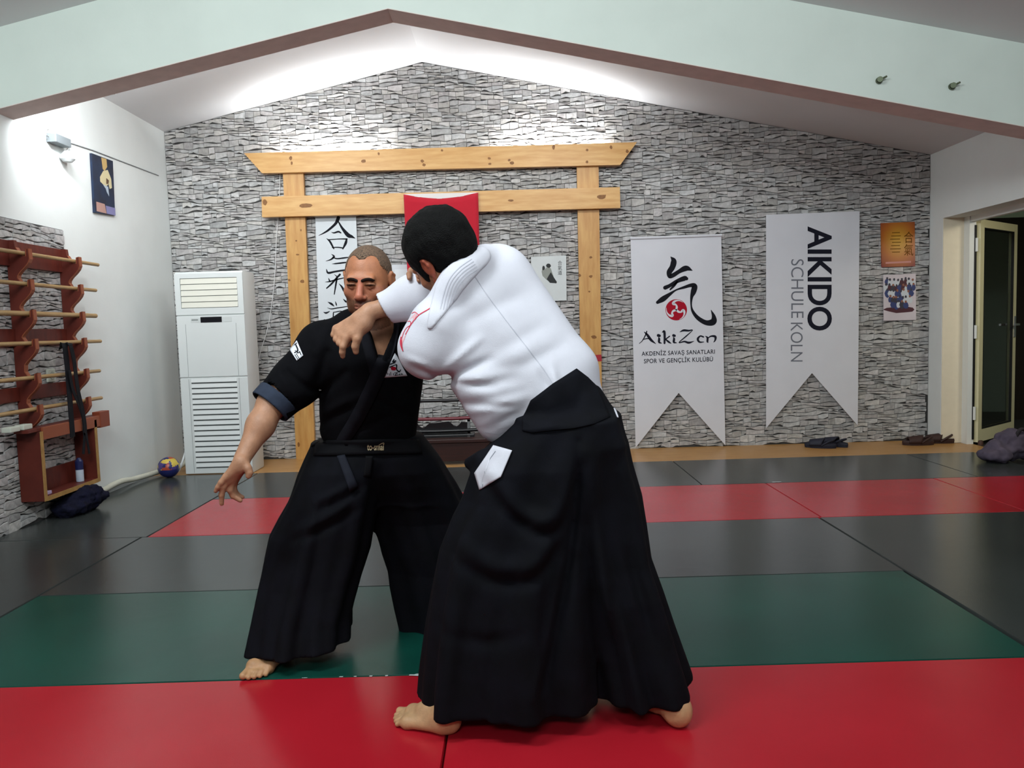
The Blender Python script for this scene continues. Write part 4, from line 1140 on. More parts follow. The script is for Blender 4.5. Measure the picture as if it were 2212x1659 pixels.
# ---- shared anatomy
class Frame:
    def __init__(s, o, f, u):
        s.o = np.array(o, float); s.f = nrm(f); u = np.array(u, float); s.u = nrm(u - s.f * (u @ s.f)); s.l = np.cross(s.u, s.f)
        s.R = np.stack([s.l, s.f, s.u], 1)     # local x = subject's left, y = forward, z = up
    def __call__(s, x, y, z): return s.o + s.R @ np.array([x, y, z])
    def loc(s, P): return (P - s.o) @ s.R
def head(S, W, sc=1.0):
    def p(x, y, z): return W(x * sc, y * sc, z * sc)
    def e(c, r, k=.02, op='U'): S.ell(p(*c), np.array(r) * sc, W.R, k, op)
    def cp(a, b, ra, rb, k=.01, op='U'): S.cap(p(*a), p(*b), ra * sc, rb * sc, k, op)
    e((0, -.014, .030), (.0765, .098, .090), .02)
    e((0, .030, -.028), (.066, .060, .082), .03)
    e((0, .032, -.072), (.057, .052, .042), .03)
    e((0, .073, -.100), (.022, .018, .016), .022)
    for s in (-1, 1):
        e((s * .044, .060, -.026), (.022, .020, .018), .022)
        cp((s * .060, .005, -.045), (s * .045, .045, -.088), .016, .012, .02)
    cp((-.036, .083, .022), (.036, .083, .022), .011, .011, .016)
    for s in (-1, 1):
        e((s * .033, .100, .001), (.0185, .016, .0105), .012, 'S')
    for s in (-1, 1):
        e((s * .032, .0775, .0), (.0125, .0125, .0125), .002)
    for s in (-1, 1):   # lids
        cp((s * .019, .0870, .0035), (s * .032, .0912, .0045), .0050, .0052, .003); cp((s * .032, .0912, .0045), (s * .046, .0835, .002), .0052, .0048, .003)
        cp((s * .020, .086, -.006), (s * .032, .0885, -.0085), .0036, .0036, .003); cp((s * .032, .0885, -.0085), (s * .045, .082, -.005), .0036, .0034, .003)
    cp((0, .086, .016), (0, .112, -.032), .0085, .0125, .012)
    e((0, .110, -.038), (.0125, .012, .010), .006)
    for s in (-1, 1):
        e((s * .0135, .099, -.040), (.0085, .011, .0075), .006)
        e((s * .0065, .107, -.0475), (.0038, .006, .004), .003, 'S')
    e((0, .082, -.062), (.028, .014, .016), .014)
    cp((-.022, .088, -.0665), (0, .0975, -.0650), .0052, .0062, .004); cp((0, .0975, -.0650), (.022, .088, -.0665), .0062, .0052, .004)
    cp((-.020, .088, -.0765), (0, .0965, -.0775), .0055, .0072, .005); cp((0, .0965, -.0775), (.020, .088, -.0765), .0072, .0055, .005)
    cp((-.024, .094, -.0708), (.024, .094, -.0708), .0022, .0022, .003, 'S')
def ears(S, W, sc=1.0):
    for s in (-1, 1):
        o = .0755
        pts = [(s * (o - .004), -.002, -.032), (s * (o + .004), -.012, -.020), (s * (o + .011), -.022, .002), (s * (o + .012), -.020, .020), (s * (o + .008), -.006, .030), (s * (o - .001), .006, .020), (s * (o - .003), .006, .004)]
        S.chain([W(*(np.array(q) * sc)) for q in pts], [r * sc for r in (.008, .006, .0045, .0045, .0045, .004, .004)], .006)
        S.ell(W(*(np.array((s * (o + .004), -.010, .002)) * sc)), np.array((.0065, .021, .031)) * sc, W.R, .005)
def foot(S, heel, d, side, sc=1.0, ankle=None):
    """heel: point on the floor under the heel; d: heading; side +1 = big toe to the left of the heading"""
    d = nrm([d[0], d[1], 0]); lft = np.array([-d[1], d[0], 0]) * side; z = np.array([0, 0, 1.0])
    def p(u, v, w): return heel + (d * u + lft * v + z * w) * sc
    S.ell(p(.032, 0, .032), np.array((.034, .030, .033)) * sc, None, .02)
    S.cap(p(.046, .0, .060), ankle if ankle is not None else p(.045, 0, .20), .034 * sc, .040 * sc, .03)
    S.cap(p(.045, 0, .05), p(.13, .012, .045), .037 * sc, .033 * sc, .03)
    S.cap(p(.06, -.012, .026), p(.175, -.028, .020), .026 * sc, .020 * sc, .02)
    S.cap(p(.12, .014, .040), p(.190, .024, .026), .030 * sc, .025 * sc, .02)
    S.cap(p(.185, .026, .022), p(.180, -.030, .017), .022 * sc, .017 * sc, .02)
    for i, (v, u0, u1, r) in enumerate(((.030, .205, .248, .0145), (.009, .212, .247, .0100), (-.008, .207, .238, .0095), (-.023, .198, .226, .0092), (-.037, .186, .211, .0092))):
        S.cap(p(u0 - .02, v * .92, .020), p(u0 + .012, v, .021 - .001 * i), r * sc, r * .92 * sc, .008)
        S.cap(p(u0 + .012, v, .020 - .001 * i), p(u1, v * 1.03, r / sc * sc), r * .9 * sc, r * .95 * sc, .003)

# ---- materials for people
def skin_mat(name, base):
    M = mat(name, base, .48, .35, var=.18, scale=45, bump=.12, bscale=220, attr='tint', detail=5)
    b = M.node_tree.nodes['Principled BSDF']
    b.inputs['Subsurface Weight'].default_value = .08
    b.inputs['Subsurface Radius'].default_value = (.012, .005, .003)
    b.inputs['Subsurface Scale'].default_value = 1.0
    return M
skin_a = skin_mat('skin_tan', '#a87355'); skin_b = skin_mat('skin_light', '#b98a6c')
blackc = mat('black_cotton', '#08080c', .9, .1, color2='#050508', scale=30, bump=.10, bscale=300)
hakc = mat('black_hakama_cloth', '#0c0d14', .85, .12, color2='#08090d', scale=14, bump=.06, bscale=260)
gic = mat('white_gi_cotton', '#c9c9d2', .9, .15, var=.03, scale=18, bump=.14, bscale=420)
cuffc = mat('slate_blue_lining', '#2c3444', .85, .2, var=.2, scale=40, bump=.08, bscale=260)
hair_black = mat('black_hair', '#050505', .75, .15, var=.3, scale=60, bump=.6, bscale=330)
buzz = mat('greying_buzz_hair', '#463a32', .8, .15, color2='#725c4b', scale=240, bump=.3, bscale=500, detail=2)
brow_m = mat('dark_brow_hair', '#1f1613', .8, .1, var=.3, scale=300)

# ================================================================== the man in white (thrown side), seen from behind
bodyB = empty('person', tuple(Z(1230, 1560, 0) * np.array([1, 1, 0])), 'man in white jacket and long black skirt-trousers, back turned, leaning and reaching left', 'person')
YB = 2.25
def B(px, py, dy=0.0): return Y(px, py, YB + dy)
mmB = YB / F_PX
HB = Frame((0, 0, 0), (-.61, .68, -.41), (-.60, -.03, .80))
HB.o = Y(945, 528, 2.28) - HB.R @ np.array([0, -.02, .04])
# --- jacket
J = Sdf()
J.cap(B(1030, 672, .06), B(1185, 865, .03), 78 * mmB, 84 * mmB, .05)
J.cap(B(1083, 600, .14), B(1226, 800, .08), 70 * mmB, 64 * mmB, .06)
J.cap(B(960, 712, .0), B(1078, 880, .02), 58 * mmB, 64 * mmB, .05)
J.cap(B(1010, 640, .06), B(1075, 610, .12), 62 * mmB, 64 * mmB, .05)
J.cap(B(1078, 880, .02), B(1076, 922, .02), 62 * mmB, 34 * mmB, .04)
J.cap(B(1226, 800, .08), B(1240, 850, .08), 62 * mmB, 58 * mmB, .04)
J.cap(B(1110, 850, .06), B(1235, 900, .08), 80 * mmB, 80 * mmB, .04)
# left upper arm, hanging forward
J.cap(B(945, 705, -.01), B(928, 752, .0), 62 * mmB, 65 * mmB, .03)
J.cap(B(928, 752, .0), B(915, 745, .16), 62 * mmB, 50 * mmB, .03)
# right shoulder and upper arm going forward, then the sleeve crossing to the left
J.cap(B(1062, 588, .16), B(1010, 600, .30), 52 * mmB, 52 * mmB, .05)
J.cap(B(1010, 600, .30), B(940, 634, .26), 52 * mmB, 49 * mmB, .04)
SLV = Sdf()
SLV.cap(B(1000, 612, .28), B(930, 634, .24), 50 * mmB, 48 * mmB, .04)
SLV.cap(B(940, 628, .25), B(893, 640, .24), 48 * mmB, 50 * mmB, .04)
SLV.cap(B(930, 634, .24), B(822, 669, .23), 49 * mmB, 38.5 * mmB, .04)
cn = B(829, 664, .235); cnn = nrm(B(800, 682, .235) - B(852, 652, .235))
SLV.plane(cn, cnn, .006)
sxd = nrm(B(930, 634, .24) - B(822, 669, .23)); SLV.cap(B(822, 669, .23) - sxd * .02, B(822, 669, .23) + sxd * .06, 32.5 * mmB, 34 * mmB, .004, 'S')
# folds: ridges and valleys on the back
def ridge(pts, r, dy, k=.03, op='U', s=J):
    q = [B(p[0], p[1], dy[i] if hasattr(dy, '__len__') else dy) for i, p in enumerate(pts)]
    s.chain(q, [r * mmB] * len(q), k, op)
J.ell(B(958, 822, -.04), (.020, .06, .016), None, .03, 'S')
foldsB = []
def jpost(P):
    # long soft folds: sums of smooth grooves along lines seen on the back
    x, z = P[:, 0], P[:, 2]
    d = np.zeros(len(P))
    near = 1 / (1 + np.exp((P[:, 1] - (YB + .05)) / .02))
    for (a, b, wd, amp) in foldsB:
        ab = b - a; L = ab @ ab; qx, qz = x - a[0], z - a[1]
        t = np.clip((qx * ab[0] + qz * ab[1]) / L, 0, 1)
        dist = np.hypot(qx - t * ab[0], qz - t * ab[1])
        d += amp * np.exp(-(dist / wd) ** 2) * np.sin(math.pi * np.clip(.12 + t * .76, 0, 1)) * near
    return d
def fold(p, q, wd, amp):
    a, b = B(*p), B(*q); foldsB.append((np.array([a[0], a[2]]), np.array([b[0], b[2]]), wd * mmB, amp))
fold((962, 818), (1060, 775), 10, .014); fold((960, 800), (1040, 730), 9, -.008); fold((975, 828), (1110, 800), 13, -.010)
fold((965, 822), (1070, 832), 9, .010); fold((1000, 850), (1120, 830), 14, -.010); fold((1010, 870), (1100, 872), 9, .009)
fold((1015, 885), (1140, 850), 12, -.009); fold((1055, 920), (1130, 880), 9, .007); fold((1000, 700), (1120, 640), 16, .005)
fold((1075, 760), (1180, 700), 16, .005); fold((1105, 800), (1215, 745), 14, .006); fold((1040, 800), (1150, 745), 18, -.005)
fold((900, 790), (945, 812), 8, .009); fold((880, 770), (935, 790), 8, -.006); fold((1190, 790), (1205, 850), 9, -.010); fold((1165, 800), (1185, 850), 8, .008)
J.post = jpost
# standing collar: the jacket swells along it, the band lies on top
cpts = [(936, 704, -.01), (953, 664, -.015), (968, 630, -.02), (986, 602, -.02), (1010, 577, -.005), (1032, 560, .03), (1046, 556, .08), (1030, 575, .15)]
J.chain([B(*p) for p in cpts], [v * mmB for v in (9, 14, 19, 21, 21, 18, 14, 10)], .05)
J.cap(B(975, 610, .11), B(962, 560, .06), 36 * mmB, 50 * mmB, .012, 'S')
jackB = sdf_obj('jacket', J, .0062, gic, bodyB)
slvB = sdf_obj('sleeve', SLV, .0055, gic, bodyB)
cq = catmull([B(*p) for p in cpts[:7]], 4)
cw = np.interp(np.linspace(0, 1, len(cq)), np.linspace(0, 1, 7), [8, 19, 27, 29, 28, 25, 18]) * mmB
def colfn(P):
    e = J(P) - .006
    dd = np.full(len(P), 9.0)
    for i in range(len(cq) - 1):
        a, b = cq[i], cq[i + 1]; ab = b - a
        t = np.clip((P - a) @ ab / (ab @ ab), 0, 1)
        q = P - a - t[:, None] * ab
        dd = np.minimum(dd, np.maximum(np.hypot(q[:, 0], q[:, 2]) - (cw[i] + (cw[i + 1] - cw[i]) * t), q[:, 1] - .03))
    h = np.maximum(.006 - np.abs(e - dd), 0) / .006
    return np.maximum(e, dd) + h * h * .006 * .25
Cc = Sdf(); Cc.func(colfn, B(1000, 620, .0), .19, 'U', .01)
colB = sdf_obj('collar', Cc, .0042, gic, bodyB)
# --- skirt-trousers: lofted legs with pleats
def loft(levels, N, amp, ph, Yc, sharp=3.0, expo=2.4):
    """levels: (py at x, left px, right px, half depth, dy) -> implicit tube with pleats"""
    zz, cx, rx, ry, cy = [], [], [], [], []
    for py, l, r, dep, dy in levels:
        a, b = Y(l, py, Yc + dy), Y(r, py - (r - l) * .0, Yc + dy)
        zz.append((a[2] + b[2]) / 2); cx.append((a[0] + b[0]) / 2); rx.append((b[0] - a[0]) / 2); ry.append(dep); cy.append(Yc + dy)
    o = np.argsort(zz); zz, cx, rx, ry, cy = (np.array(t)[o] for t in (zz, cx, rx, ry, cy))
    def sm(z, t): return np.interp(z, zz, t)
    z0, z1 = zz[0], zz[-1]
    def fn(P):
        z = P[:, 2]; zc = np.clip(z, z0, z1)
        X_, Y_ = P[:, 0] - sm(zc, cx), P[:, 1] - sm(zc, cy)
        a, b = sm(zc, rx), sm(zc, ry)
        rho = ((np.abs(X_) / a) ** expo + (np.abs(Y_) / b) ** expo) ** (1 / expo)
        th = np.arctan2(Y_ / b, X_ / a)
        t = (z1 - zc) / (z1 - z0)
        w_ = np.sin(th * N + ph + .6 * np.sin(z * 5 + ph)) * .6 + np.sin(th * (N * 1.7) + ph * 2 + z * 2) * .4
        w_ = np.sign(w_) * np.abs(w_) ** .8
        pl_ = amp * (.12 + .88 * t) * w_ * np.exp(-((np.abs(X_) / a) ** 8) * .5)
        d = (rho - 1) * np.minimum(a, b) * .8 - pl_
        return np.maximum(d, np.maximum(z - z1, z0 - z))
    c = np.array([cx.mean(), cy.mean(), (z0 + z1) / 2])
    r = math.hypot((z1 - z0) / 2, max(rx.max(), ry.max()) + np.abs(cx - cx.mean()).max() + amp) + .02
    return fn, c, r
HK = Sdf()
HK.func(*loft([(905, 1118, 1330, .15, .02), (960, 1050, 1352, .165, .02), (1000, 1022, 1330, .175, .02), (1065, 1000, 1320, .18, .03), (1110, 978, 1300, .185, .03), (1180, 952, 1290, .19, .03), (1270, 936, 1288, .195, .03), (1340, 925, 1290, .20, .03), (1440, 913, 1292, .205, .03), (1500, 909, 1294, .205, .03), (1548, 908, 1296, .205, .03)], 8, .022, .4, YB), 'U', .03)
HK.func(*loft([(900, 1190, 1334, .13, .05), (960, 1180, 1356, .15, .06), (1000, 1180, 1364, .16, .06), (1065, 1190, 1383, .165, .07), (1130, 1200, 1393, .17, .07), (1200, 1220, 1402, .175, .07), (1270, 1240, 1426, .18, .06), (1340, 1256, 1448, .18, .06), (1440, 1274, 1482, .18, .05), (1500, 1284, 1501, .18, .05), (1544, 1290, 1516, .18, .05)], 7, .020, 1.9, YB), 'U', .012)
HK.cap(B(1015, 1000, .02), B(1040, 990, -.03), 13 * mmB, 17 * mmB, .02)
HK.cap(B(1180, 905, .04), B(1238, 880, .05), 76 * mmB, 74 * mmB, .09)
# waist plane: top edge runs up to the right
HK.plane(B(1190, 833, 0), nrm(B(1190, 833) - B(1218, 886)) * 1.0, .01) if False else None
# curved hem on the right leg
hp = B(1450, 1514, -.02); HK.plane(hp, nrm(V3(.55, 0, -.80)), .012)
HK.plane(V3(0, 0, .060), V3(0, 0, -1), .006)
def fold_post(lst, ymax):
    def f(P):
        x, z = P[:, 0], P[:, 2]; d = np.zeros(len(P)); near = 1 / (1 + np.exp((P[:, 1] - ymax) / .02))
        for pts, wd, amp in lst:
            best = np.full(len(P), 9.0); tt = np.zeros(len(P)); n = len(pts) - 1
            for i in range(n):
                a, b = pts[i], pts[i + 1]; ab = b - a; L = ab @ ab
                t = np.clip(((x - a[0]) * ab[0] + (z - a[1]) * ab[1]) / L, 0, 1)
                dd = np.hypot(x - a[0] - t * ab[0], z - a[1] - t * ab[1]); m_ = dd < best
                best = np.where(m_, dd, best); tt = np.where(m_, (i + t) / n, tt)
            d += amp * np.exp(-(best / wd) ** 2) * np.sin(math.pi * np.clip(.1 + .8 * tt, 0, 1))
        return d * near
    return f
def fl(f, pts, wd, amp):
    q = [f(*p) for p in pts]; q = catmull(q, 4) if len(q) > 2 else q
    return ([np.array([v[0], v[2]]) for v in q], wd * mmB, amp)
HK.post = fold_post([fl(B, [(1060, 1000), (1120, 1075), (1190, 1085), (1245, 960)], 16, -.012), fl(B, [(1055, 1030), (1120, 1105), (1200, 1120), (1248, 990)], 12, .010),
    fl(B, [(1000, 1150), (1080, 1190), (1160, 1170), (1230, 1060)], 18, -.011), fl(B, [(990, 1185), (1080, 1225), (1165, 1205), (1230, 1110)], 14, .009),
    fl(B, [(1240, 940), (1236, 1060), (1222, 1180), (1195, 1320)], 10, .016), fl(B, [(1262, 940), (1275, 1060), (1290, 1200), (1300, 1400)], 16, -.012),
    fl(B, [(1172, 1440), (1205, 1300), (1225, 1180)], 12, .014), fl(B, [(1150, 1445), (1185, 1310), (1205, 1190)], 12, -.010), fl(B, [(1050, 1540), (1060, 1420), (1075, 1290)], 12, .010), fl(B, [(990, 1540), (1000, 1400), (1020, 1260)], 14, .009), fl(B, [(1360, 1540), (1335, 1400), (1310, 1250)], 12, .011), fl(B, [(1430, 1500), (1390, 1350), (1350, 1180)], 14, .010), fl(B, [(960, 1330), (1050, 1345), (1130, 1320)], 16, .006)], YB)
hakB = sdf_obj('pleated_trousers', HK, .0075, hakc, bodyB)
# stiff back board of the trousers and the sash under it
bvJ = bvh_of([jackB, hakB])
KB = Sdf()
kb_t = [B(1246, 796, -.07), B(1292, 838, -.02), B(1322, 905, .0), B(1230, 930, -.10), B(1128, 928, -.10), B(1128, 893, -.10), B(1143, 866, -.10)]
def board(pts, th, name, m_, parent):
    n = len(pts); c = np.mean(pts, 0)
    d = nrm(ray(1200, 870))
    vs = [p - d * .0 for p in pts] + [p + d * th for p in pts]
    mb = MB().add(vs, [list(range(n)), list(range(n, 2 * n))[::-1]] + [[i, (i + 1) % n, n + (i + 1) % n, n + i] for i in range(n)])
    o = mb.build(name, m_, parent)
    return o
# draped back board: outline laid on the hip surface, thickened
vs, fs = [], []
outl_top = [(1128, 905), (1146, 865), (1195, 828), (1245, 796), (1270, 815), (1290, 836)]
outl_bot = [(1128, 930), (1150, 935), (1190, 930), (1240, 925), (1285, 915), (1318, 900)]
NXk, NYk = 25, 8
tp = [np.array([np.interp(t, np.linspace(0, 1, 6), [p[c] for p in outl_top]) for c in (0, 1)]) for t in np.linspace(0, 1, NXk + 1)]
bt = [np.array([np.interp(t, np.linspace(0, 1, 6), [p[c] for p in outl_bot]) for c in (0, 1)]) for t in np.linspace(0, 1, NXk + 1)]
for j in range(NYk + 1):
    for i in range(NXk + 1): vs.append(tp[i] * (1 - j / NYk) + bt[i] * j / NYk)
for j in range(NYk):
    for i in range(NXk): fs.append([j * (NXk + 1) + i, j * (NXk + 1) + i + 1, (j + 1) * (NXk + 1) + i + 1, (j + 1) * (NXk + 1) + i])
drape('back_board', vs, fs, bvJ, hakc, bodyB, .0055, .004)
bvJ2 = bvh_of([jackB])
# seams and marks on the jacket
seam_m = mat('gi_seam', '#b9bac4', .9, .1); red_st = mat('red_piping', '#c2384c', .8, .2); pink_m = mat('pink_emblem', '#d9a9b0', .8, .2)
def line_px(pts, wd, n=8): return stroke2d([(p[0], p[1], wd) for p in pts], n)
drape('back_seam', *line_px([(1022, 590), (1052, 636), (1092, 690), (1140, 752), (1180, 806), (1206, 852)], 1.5, 14), bvJ2, seam_m, bodyB, .0012)
drape('red_piping', *line_px([(962, 640), (945, 655), (925, 668), (905, 680), (896, 690), (888, 700), (876, 722)], 2.0, 10), bvJ2, red_st, bodyB, .0015)
drape('sleeve_emblem', *stroke2d([(898, 678, 5), (888, 694, 10), (878, 706, 11), (872, 724, 9), (867, 742, 6), (869, 756, 2)], 8), bvJ2, pink_m, bodyB, .0016)
drape('sleeve_emblem', *stroke2d([(866, 728, 2), (866, 738, 5), (867, 748, 4), (870, 758, 2)], 6), bvJ2, red_st, bodyB, .0024)
drape('emblem_outline', *stroke2d([(888, 678, 1.2), (896, 674, 1.5), (904, 680, 1.2)], 6), bvJ2, red_st, bodyB, .0024)
drape('emblem_outline', *stroke2d([(879, 695, 1.2), (886, 694, 1.5), (886, 702, 1.2), (878, 708, 1.2), (872, 718, 1.4), (868, 730, 1.2)], 6), bvJ2, red_st, bodyB, .0024)
bvC = bvh_of([colB])
for k in range(5):
    o_ = -14 + k * 7
    drape('collar_stitching', *line_px([(958 + o_ * .9 + 6, 668 + o_ * .1), (966 + o_ * .8 + 4, 640 + o_ * .45), (980 + o_ * .7, 612 + o_ * .6), (1000 + o_ * .6, 588 + o_ * .7), (1026 + o_ * .5, 570 + o_ * .8)], 1.7, 8), bvC, seam_m, bodyB, .0012)
# hem line of the jacket
drape('hem_stitching', *line_px([(1048, 934), (1075, 938), (1100, 928), (1122, 912)], 1.0, 8), bvJ2, seam_m, bodyB, .0012)
# white cloth showing through the side slit
bvH = bvh_of([hakB])
vs, fs = grid_quad([(1068, 962), (1107, 972), (1090, 1024), (1036, 1058)], 10, 12)
vs = [v for v in vs]
lft_ = grid_quad([(1068, 962), (1104, 972), (1034, 1056), (1025, 1020)], 8, 10)
slit = drape('slit_cloth', *grid_quad([(1066, 962), (1106, 973), (1082, 1030), (1036, 1058)], 12, 12), bvH, gic, bodyB, .006, .003)
drape('slit_cloth', *grid_quad([(1066, 962), (1068, 964), (1036, 1058), (1025, 1022)], 6, 12), bvH, gic, bodyB, .007, .003)
drape('slit_fold_shade', *line_px([(1070, 975), (1050, 1005), (1046, 1030), (1041, 1054)], 1.6, 8), bvH, mat('fold_shade_grey', '#70747e', .9), bodyB, .0095)  # crease shade painted as a grey stroke on the white cloth
drape('slit_cloth', *grid_quad([(1318, 862), (1324, 868), (1336, 902), (1333, 900)], 3, 8), bvh_of([hakB]), gic, bodyB, .004, .003)
# --- body
S = Sdf()
head(S, HB, 1.0); ears(S, HB)
S.cap(HB(0, -.03, -.06), B(1000, 640, .10), .056, .050, .03)
S.cap(B(1000, 640, .12), B(1075, 640, .14), .058, .06, .04); S.cap(B(1040, 690, .06), B(1200, 870, .05), .085, .09, .04)
S.cap(B(1075, 615, .15), B(1010, 603, .30), .045, .042, .03); S.cap(B(1010, 603, .30), B(925, 640, .24), .042, .040, .03)
fa_, wr = B(880, 650, .235), Y(800, 673, YB + .225)
S.cap(B(925, 640, .24), fa_, .042, .036, .02); S.cap(fa_, wr, .036, .0275, .02, flat=(V3(0, 1, 0), .85))
S.cap(B(950, 715, .0), B(930, 750, .02), .05, .048, .03); S.cap(B(930, 750, .02), B(905, 740, .22), .045, .035, .03)
# right hand hanging from the wrist
YH = YB + .22
def H(px, py, dy=0.0): return Y(px, py, YH + dy)
mH = YH / F_PX
S.cap(wr, H(778, 690), 18 * mH, 19 * mH, .012, flat=(V3(0, 1, 0), .8))
for (a, b, ra, rb) in (((795, 676, 0), (727, 711, .035), 14, 9.5), ((792, 682, 0), (732, 717, .022), 15, 10), ((790, 690, 0), (739, 724, .010), 16, 10.5), ((790, 697, -.004), (749, 730, -.004), 16, 10.5)):
    S.cap(H(*a), H(*b), ra * mH, rb * mH, .012)
S.cap(H(786, 704, -.006), H(768, 722, -.012), 15 * mH, 12 * mH, .014)
fing = [([(749, 729, -.006), (741, 748, -.012), (739.5, 761, -.006), (740.5, 770, .0)], (9.5, 7.6, 6.6, 5.4)),
        ([(739, 723, .008), (734, 741, .002), (745, 746, .022), (754, 742, .030)], (9.5, 7.8, 7, 6)),
        ([(732, 716, .020), (727, 733, .014), (736, 742, .034), (744, 736, .044)], (9.2, 7.6, 6.8, 6)),
        ([(727, 710, .034), (721.5, 723, .030), (729, 731, .046), (737, 727, .054)], (8.8, 7.2, 6.2, 5.4)),
        ([(779, 708, -.010), (772, 731, -.020), (767.5, 748, -.016), (769, 760, -.010)], (12, 9.2, 8.2, 6.6))]
for pts, rs in fing: S.chain([H(*p) for p in pts], [r * mH for r in rs], .0045)
# hips, legs and feet
S.cap(B(1200, 880, .05), B(1215, 960, .05), .10, .11, .04)
heelL, heelR = Z(990, 1591, 0) + V3(0, .012, 0), Z(1482, 1579, 0)
kl, kr = B(1090, 1230, .03), B(1330, 1230, .06)
S.cap(B(1170, 960, .05), kl, .085, .058, .04); S.cap(B(1260, 960, .06), kr, .085, .058, .04)
anL, anR = heelL + V3(.03, .09, .24), heelR + V3(-.09, .10, .24)
S.cap(kl, anL, .055, .042, .03); S.cap(kr, anR, .055, .042, .03)
foot(S, heelL, (-.90, .44), -1, .90, anL)
foot(S, heelR, (-.45, .9), 1, 1.0, anR)
hairline = None
def colB_(P):
    c = np.tile(np.array(lin('#b28467')), (len(P), 1))
    L_ = HB.loc(P); r = np.linalg.norm(L_, axis=1) < .16
    face = np.array(lin('#a96e50')); c[r] = face
    ear = r & (np.abs(L_[:, 0]) > .076); c[ear] = np.array(lin('#a8563f'))
    stub = r & (L_[:, 2] < -.03) & (L_[:, 1] > .01); c[stub] = c[stub] * .62 + np.array(lin('#3a2c26')) * .2
    low = P[:, 2] < .12; c[low] = np.array(lin('#c29a72'))
    return c
bb = sdf_obj('body', S, .0036, skin_b, bodyB, colB_)
# hair cap with sideburns
G = Sdf()
def hb(x, y, z): return HB(x, y, z)
G.ell(hb(0, -.027, .044), (.096, .118, .105), HB.R, .01)
G.cap(hb(0, -.065, -.02), hb(0, -.060, -.062), .058, .046, .03)
for s in (-1, 1): G.cap(hb(s * .070, .030, .01), hb(s * .066, .030, -.028), .012, .008, .01)
# cut away the face, around the ears and the neck
G.ell(hb(0, .112, -.030), (.085, .062, .098), HB.R, .012, 'S')
for s in (-1, 1): G.ell(hb(s * .098, -.012, -.014), (.030, .026, .044), HB.R, .008, 'S')
G.plane(hb(0, -.09, -.088), nrm(-HB.u + HB.f * -.1), .015)
def hair_post(P):
    L_ = HB.loc(P)
    a = np.arctan2(L_[:, 0], L_[:, 1] + .02)
    n = noise3(L_, 55, 1) * .0022 + noise3(L_ * np.array([1, 1, .35]), 150, 3) * .0016
    return n
G.post = hair_post
sdf_obj('hair', G, .004, hair_black, bodyB)

# ================================================================== the man in black, facing us
bodyA = empty('person', tuple(Z(720, 1420, 0) * np.array([1, 1, 0])), 'man in black jacket and wide black trousers, cropped greying hair, facing, one arm lowered', 'person')
YA = 2.72
def A(px, py, dy=0.0): return Y(px, py, YA + dy)
mA = YA / F_PX
HA = Frame(Y(795, 608, 2.66), (-.11, -.95, -.20), (.02, -.20, 1))
SA = 1.0
J = Sdf()
J.cap(A(742, 925, .08), A(752, 780, .02), 52 * mA, 62 * mA, .05)
J.cap(A(800, 935, .08), A(795, 780, .0), 60 * mA, 70 * mA, .05)
J.cap(A(850, 925, .10), A(858, 780, .05), 52 * mA, 62 * mA, .05)
J.cap(A(702, 752, .01), A(895, 742, .09), 58 * mA, 56 * mA, .05)
J.cap(A(762, 706, .03), A(842, 704, .05), 40 * mA, 40 * mA, .05)
J.cap(A(700, 755, .01), A(640, 825, -.04), 57 * mA, 51 * mA, .03)
sl0, sl1 = A(640, 825, -.04), A(566, 894, -.12)
J.cap(sl0, sl1, 51 * mA, 43 * mA, .03)
J.cap(A(895, 745, .09), A(955, 700, -.02), 50 * mA, 44 * mA, .03); J.cap(A(955, 700, -.02), A(930, 660, -.10), 42 * mA, 38 * mA, .03)
cuffc_ = A(583, 878, -.10); cdir = nrm(A(560, 905, -.12) - A(610, 852, -.07))
J.plane(cuffc_ - cdir * 0, cdir, .004) if False else None
# limit the cut to the right sleeve
def cutfn(P):
    d = -((P - cuffc_) @ cdir); q = P - cuffc_
    return np.maximum(d, np.linalg.norm(q, axis=1) - .14)
J.func(cutfn, cuffc_ + cdir * .07, .16, 'S', .003)
J.cap(cuffc_ + cdir * .04, cuffc_ - cdir * .05, 35 * mA, 40 * mA, .003, 'S')
foldsA = []
def jpostA(P):
    x, z = P[:, 0], P[:, 2]; d = np.zeros(len(P))
    near = 1 / (1 + np.exp((P[:, 1] - (YA + .06)) / .02))
    for (a, b, wd, amp) in foldsA:
        ab = b - a; L = ab @ ab; qx, qz = x - a[0], z - a[1]
        t = np.clip((qx * ab[0] + qz * ab[1]) / L, 0, 1); dist = np.hypot(qx - t * ab[0], qz - t * ab[1])
        d += amp * np.exp(-(dist / wd) ** 2) * near
    return d
def foldA(p, q, wd, amp):
    a, b = A(*p), A(*q); foldsA.append((np.array([a[0], a[2]]), np.array([b[0], b[2]]), wd * mA, amp))
for p, q, wd, am in (((690, 840), (640, 800), 8, .010), ((690, 835), (720, 760), 9, .008), ((700, 850), (760, 800), 9, .007), ((650, 870), (610, 830), 9, .007), ((690, 920), (760, 880), 9, .008), ((700, 890), (790, 850), 10, -.006), ((620, 790), (660, 850), 8, -.006), ((760, 930), (840, 900), 9, .007), ((880, 900), (820, 860), 9, .006), ((595, 850), (630, 880), 7, .006), ((720, 700), (700, 760), 9, -.005), ((870, 760), (880, 850), 9, .007)): foldA(p, q, wd, am)
J.post = jpostA
